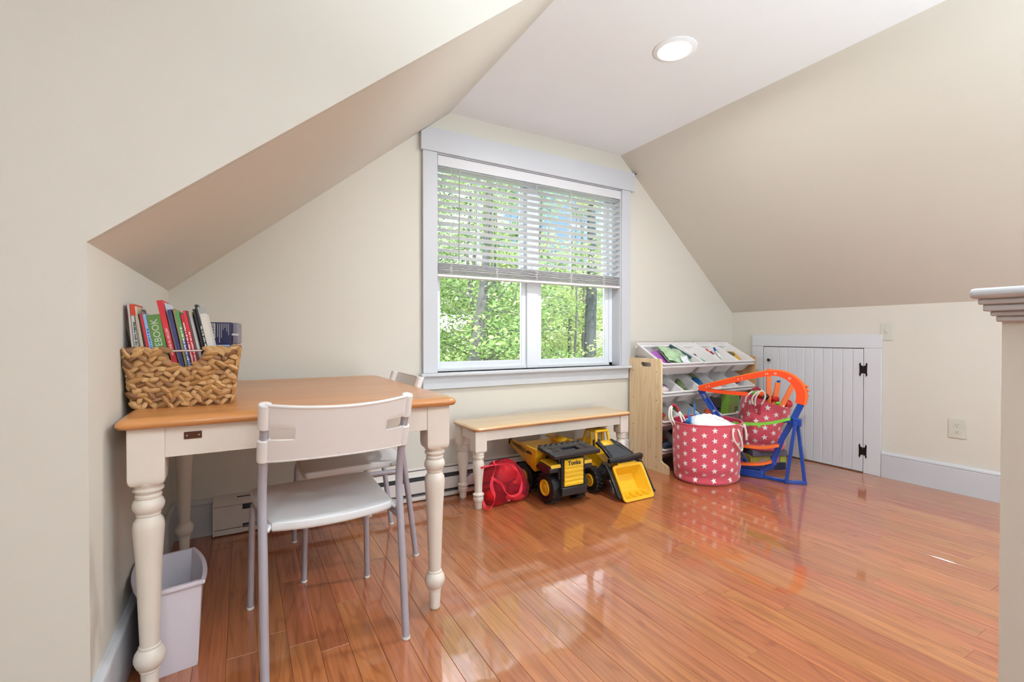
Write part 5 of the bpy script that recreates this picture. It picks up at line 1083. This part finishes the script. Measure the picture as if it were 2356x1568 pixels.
# ================================================================ RED MESH BAG OF TOYS
def meshbag():
    m = bpy.data.materials.new('red_mesh_fabric'); m.use_nodes = True; t = m.node_tree; N = t.nodes; L = t.links; p = N['Principled BSDF']; o = N['Material Output']
    p.inputs['Base Color'].default_value = (.66, .02, .045, 1); p.inputs['Roughness'].default_value = .45; p.inputs['Sheen Weight'].default_value = .2
    a = N.new('ShaderNodeBsdfTransparent'); a.inputs[0].default_value = (1, .25, .25, 1); x = N.new('ShaderNodeMixShader'); x.inputs[0].default_value = .34
    L.new(a.outputs[0], x.inputs[1]); L.new(p.outputs[0], x.inputs[2]); L.new(x.outputs[0], o.inputs['Surface']); return m
M['mesh'] = meshbag(); M['strap'] = mat('red_strap_webbing', (.74, .025, .05), .6, var=.05)
bg = thing('mesh_bag', 'see-through red mesh bag of beach toys lying by the left bench leg', 'bag', (1.365, 2.525, 0))
g = G(); nu, nv = 40, 24
def bs(th, ph):
    sg = lambda v, e: math.copysign(abs(v)**e, v); x, y, z = sg(sin(ph), .8)*sg(cos(th), .85), sg(sin(ph), .8)*sg(sin(th), .85), -sg(cos(ph), .75)
    sx = .158+.012*sin(3*th+1)+.02*max(0, -z)*(1 if x > 0 else .2)
    X_ = x*sx*(1-.25*max(0, z)*max(0, -x)); Y_ = y*.098*(1+.06*sin(5*th)); Z_ = .118+.130*z+.016*sin(4*th+2*ph)*max(0, sin(ph))+.006*sin(9*th+5*ph); 
    Z_ *= 1-.30*max(0, -x)**1.5-.42*max(0, x-.25)**1.3; X_ += .028*max(0, x)*max(0, 1-Z_/.12); Z_ += .007*sin(11*x+3*z)*sin(9*z+4*y)
    if Z_ < .004: Z_ = .004+.002*sin(7*th)**2
    return (X_+.018*max(0, .1-Z_)*10*max(0, x)*.5, Y_-.01, Z_)
g.loft([[bs(2*pi*i/nu, pi*(k+.5)/nv) for i in range(nu)] for k in range(nv)], True, True)
g.obj('mesh_fabric', 'mesh', bg, angle=1.3)
zb_ = lambda py: .026-(py-1170)*.0025-.005
xb_ = lambda px: 1.158+(px-1105)*.00288-1.365
def strap(pts, w=.0095, name='strap'):
    P = spline([(xb_(a), yy, max(.006, zb_(b))) for a, b, yy in pts], 6)
    G().sweep(P, [(-w, -.001), (w, -.001), (w, .001), (-w, .001)], up=(.15, 1, .0)).obj(name, 'strap', bg) if 0 else G().loft([[tuple(p+Vector((dx, 0, dz))*w*(.62+.38*cos(i*.28+1))+Vector((0, s_+.004*sin(i*.28)*(dx+dz), 0))) for dx, dz, s_ in ((nx, nz, 0), (-nx, -nz, 0), (-nx, -nz, .0018), (nx, nz, .0018))] for i, p, nx, nz in [(i, P[i], *(lambda t: (-t.z, t.x))((P[min(i+1, len(P)-1)]-P[max(i-1, 0)]).normalized() if Vector(((P[min(i+1, len(P)-1)]-P[max(i-1, 0)]).x, 0, (P[min(i+1, len(P)-1)]-P[max(i-1, 0)]).z)).length > 1e-4 else Vector((1, 0, 0)))) for i in range(len(P))]]).obj(name, 'strap', bg)
strap([(1113, 1081, -.085), (1125, 1077, -.10), (1150, 1076, -.108), (1172, 1080, -.112), (1188, 1092, -.115), (1198, 1112, -.118), (1200, 1132, -.120), (1194, 1150, -.122), (1176, 1153, -.125), (1163, 1142, -.122), (1154, 1122, -.118), (1140, 1110, -.115), (1131, 1103, -.112)])
strap([(1139, 1068, -.10), (1141, 1082, -.112), (1133, 1102, -.120), (1130, 1122, -.124), (1136, 1145, -.128), (1132, 1162, -.132), (1123, 1171, -.135), (1115, 1166, -.130), (1112, 1152, -.120)])
for i, (nm, c, x, y, z, r) in enumerate((('orange', (.80, .18, .03), -.095, -.03, .055, (.035, .03, .03)), ('red', (.7, .06, .05), .03, .0, .165, (.07, .055, .055)), ('dark', (.10, .01, .03), -.01, .01, .08, (.06, .05, .05)), ('purple', (.25, .08, .42), .105, -.045, .07, (.045, .02, .018)), ('pink', (.75, .35, .42), .098, -.03, .12, (.025, .025, .04)), ('yellow', (.75, .55, .08), .055, -.06, .12, (.016, .012, .012)), ('pale', (.75, .55, .55), .01, -.065, .035, (.022, .015, .02)), ('white', (.8, .6, .62), .075, -.06, .025, (.05, .02, .018)))):
    o = pebble(*r, i, .08).obj('beach_toy', col('beach_'+nm, c, .4)); o.location = (1.365+x, 2.525+y, max(z, r[2]+.008)); tag(o, '%s plastic beach toy inside the red mesh bag' % {'dark': 'dark red', 'pale': 'pale pink, lowest', 'white': 'whitish, front right'}.get(nm, nm), 'toy')
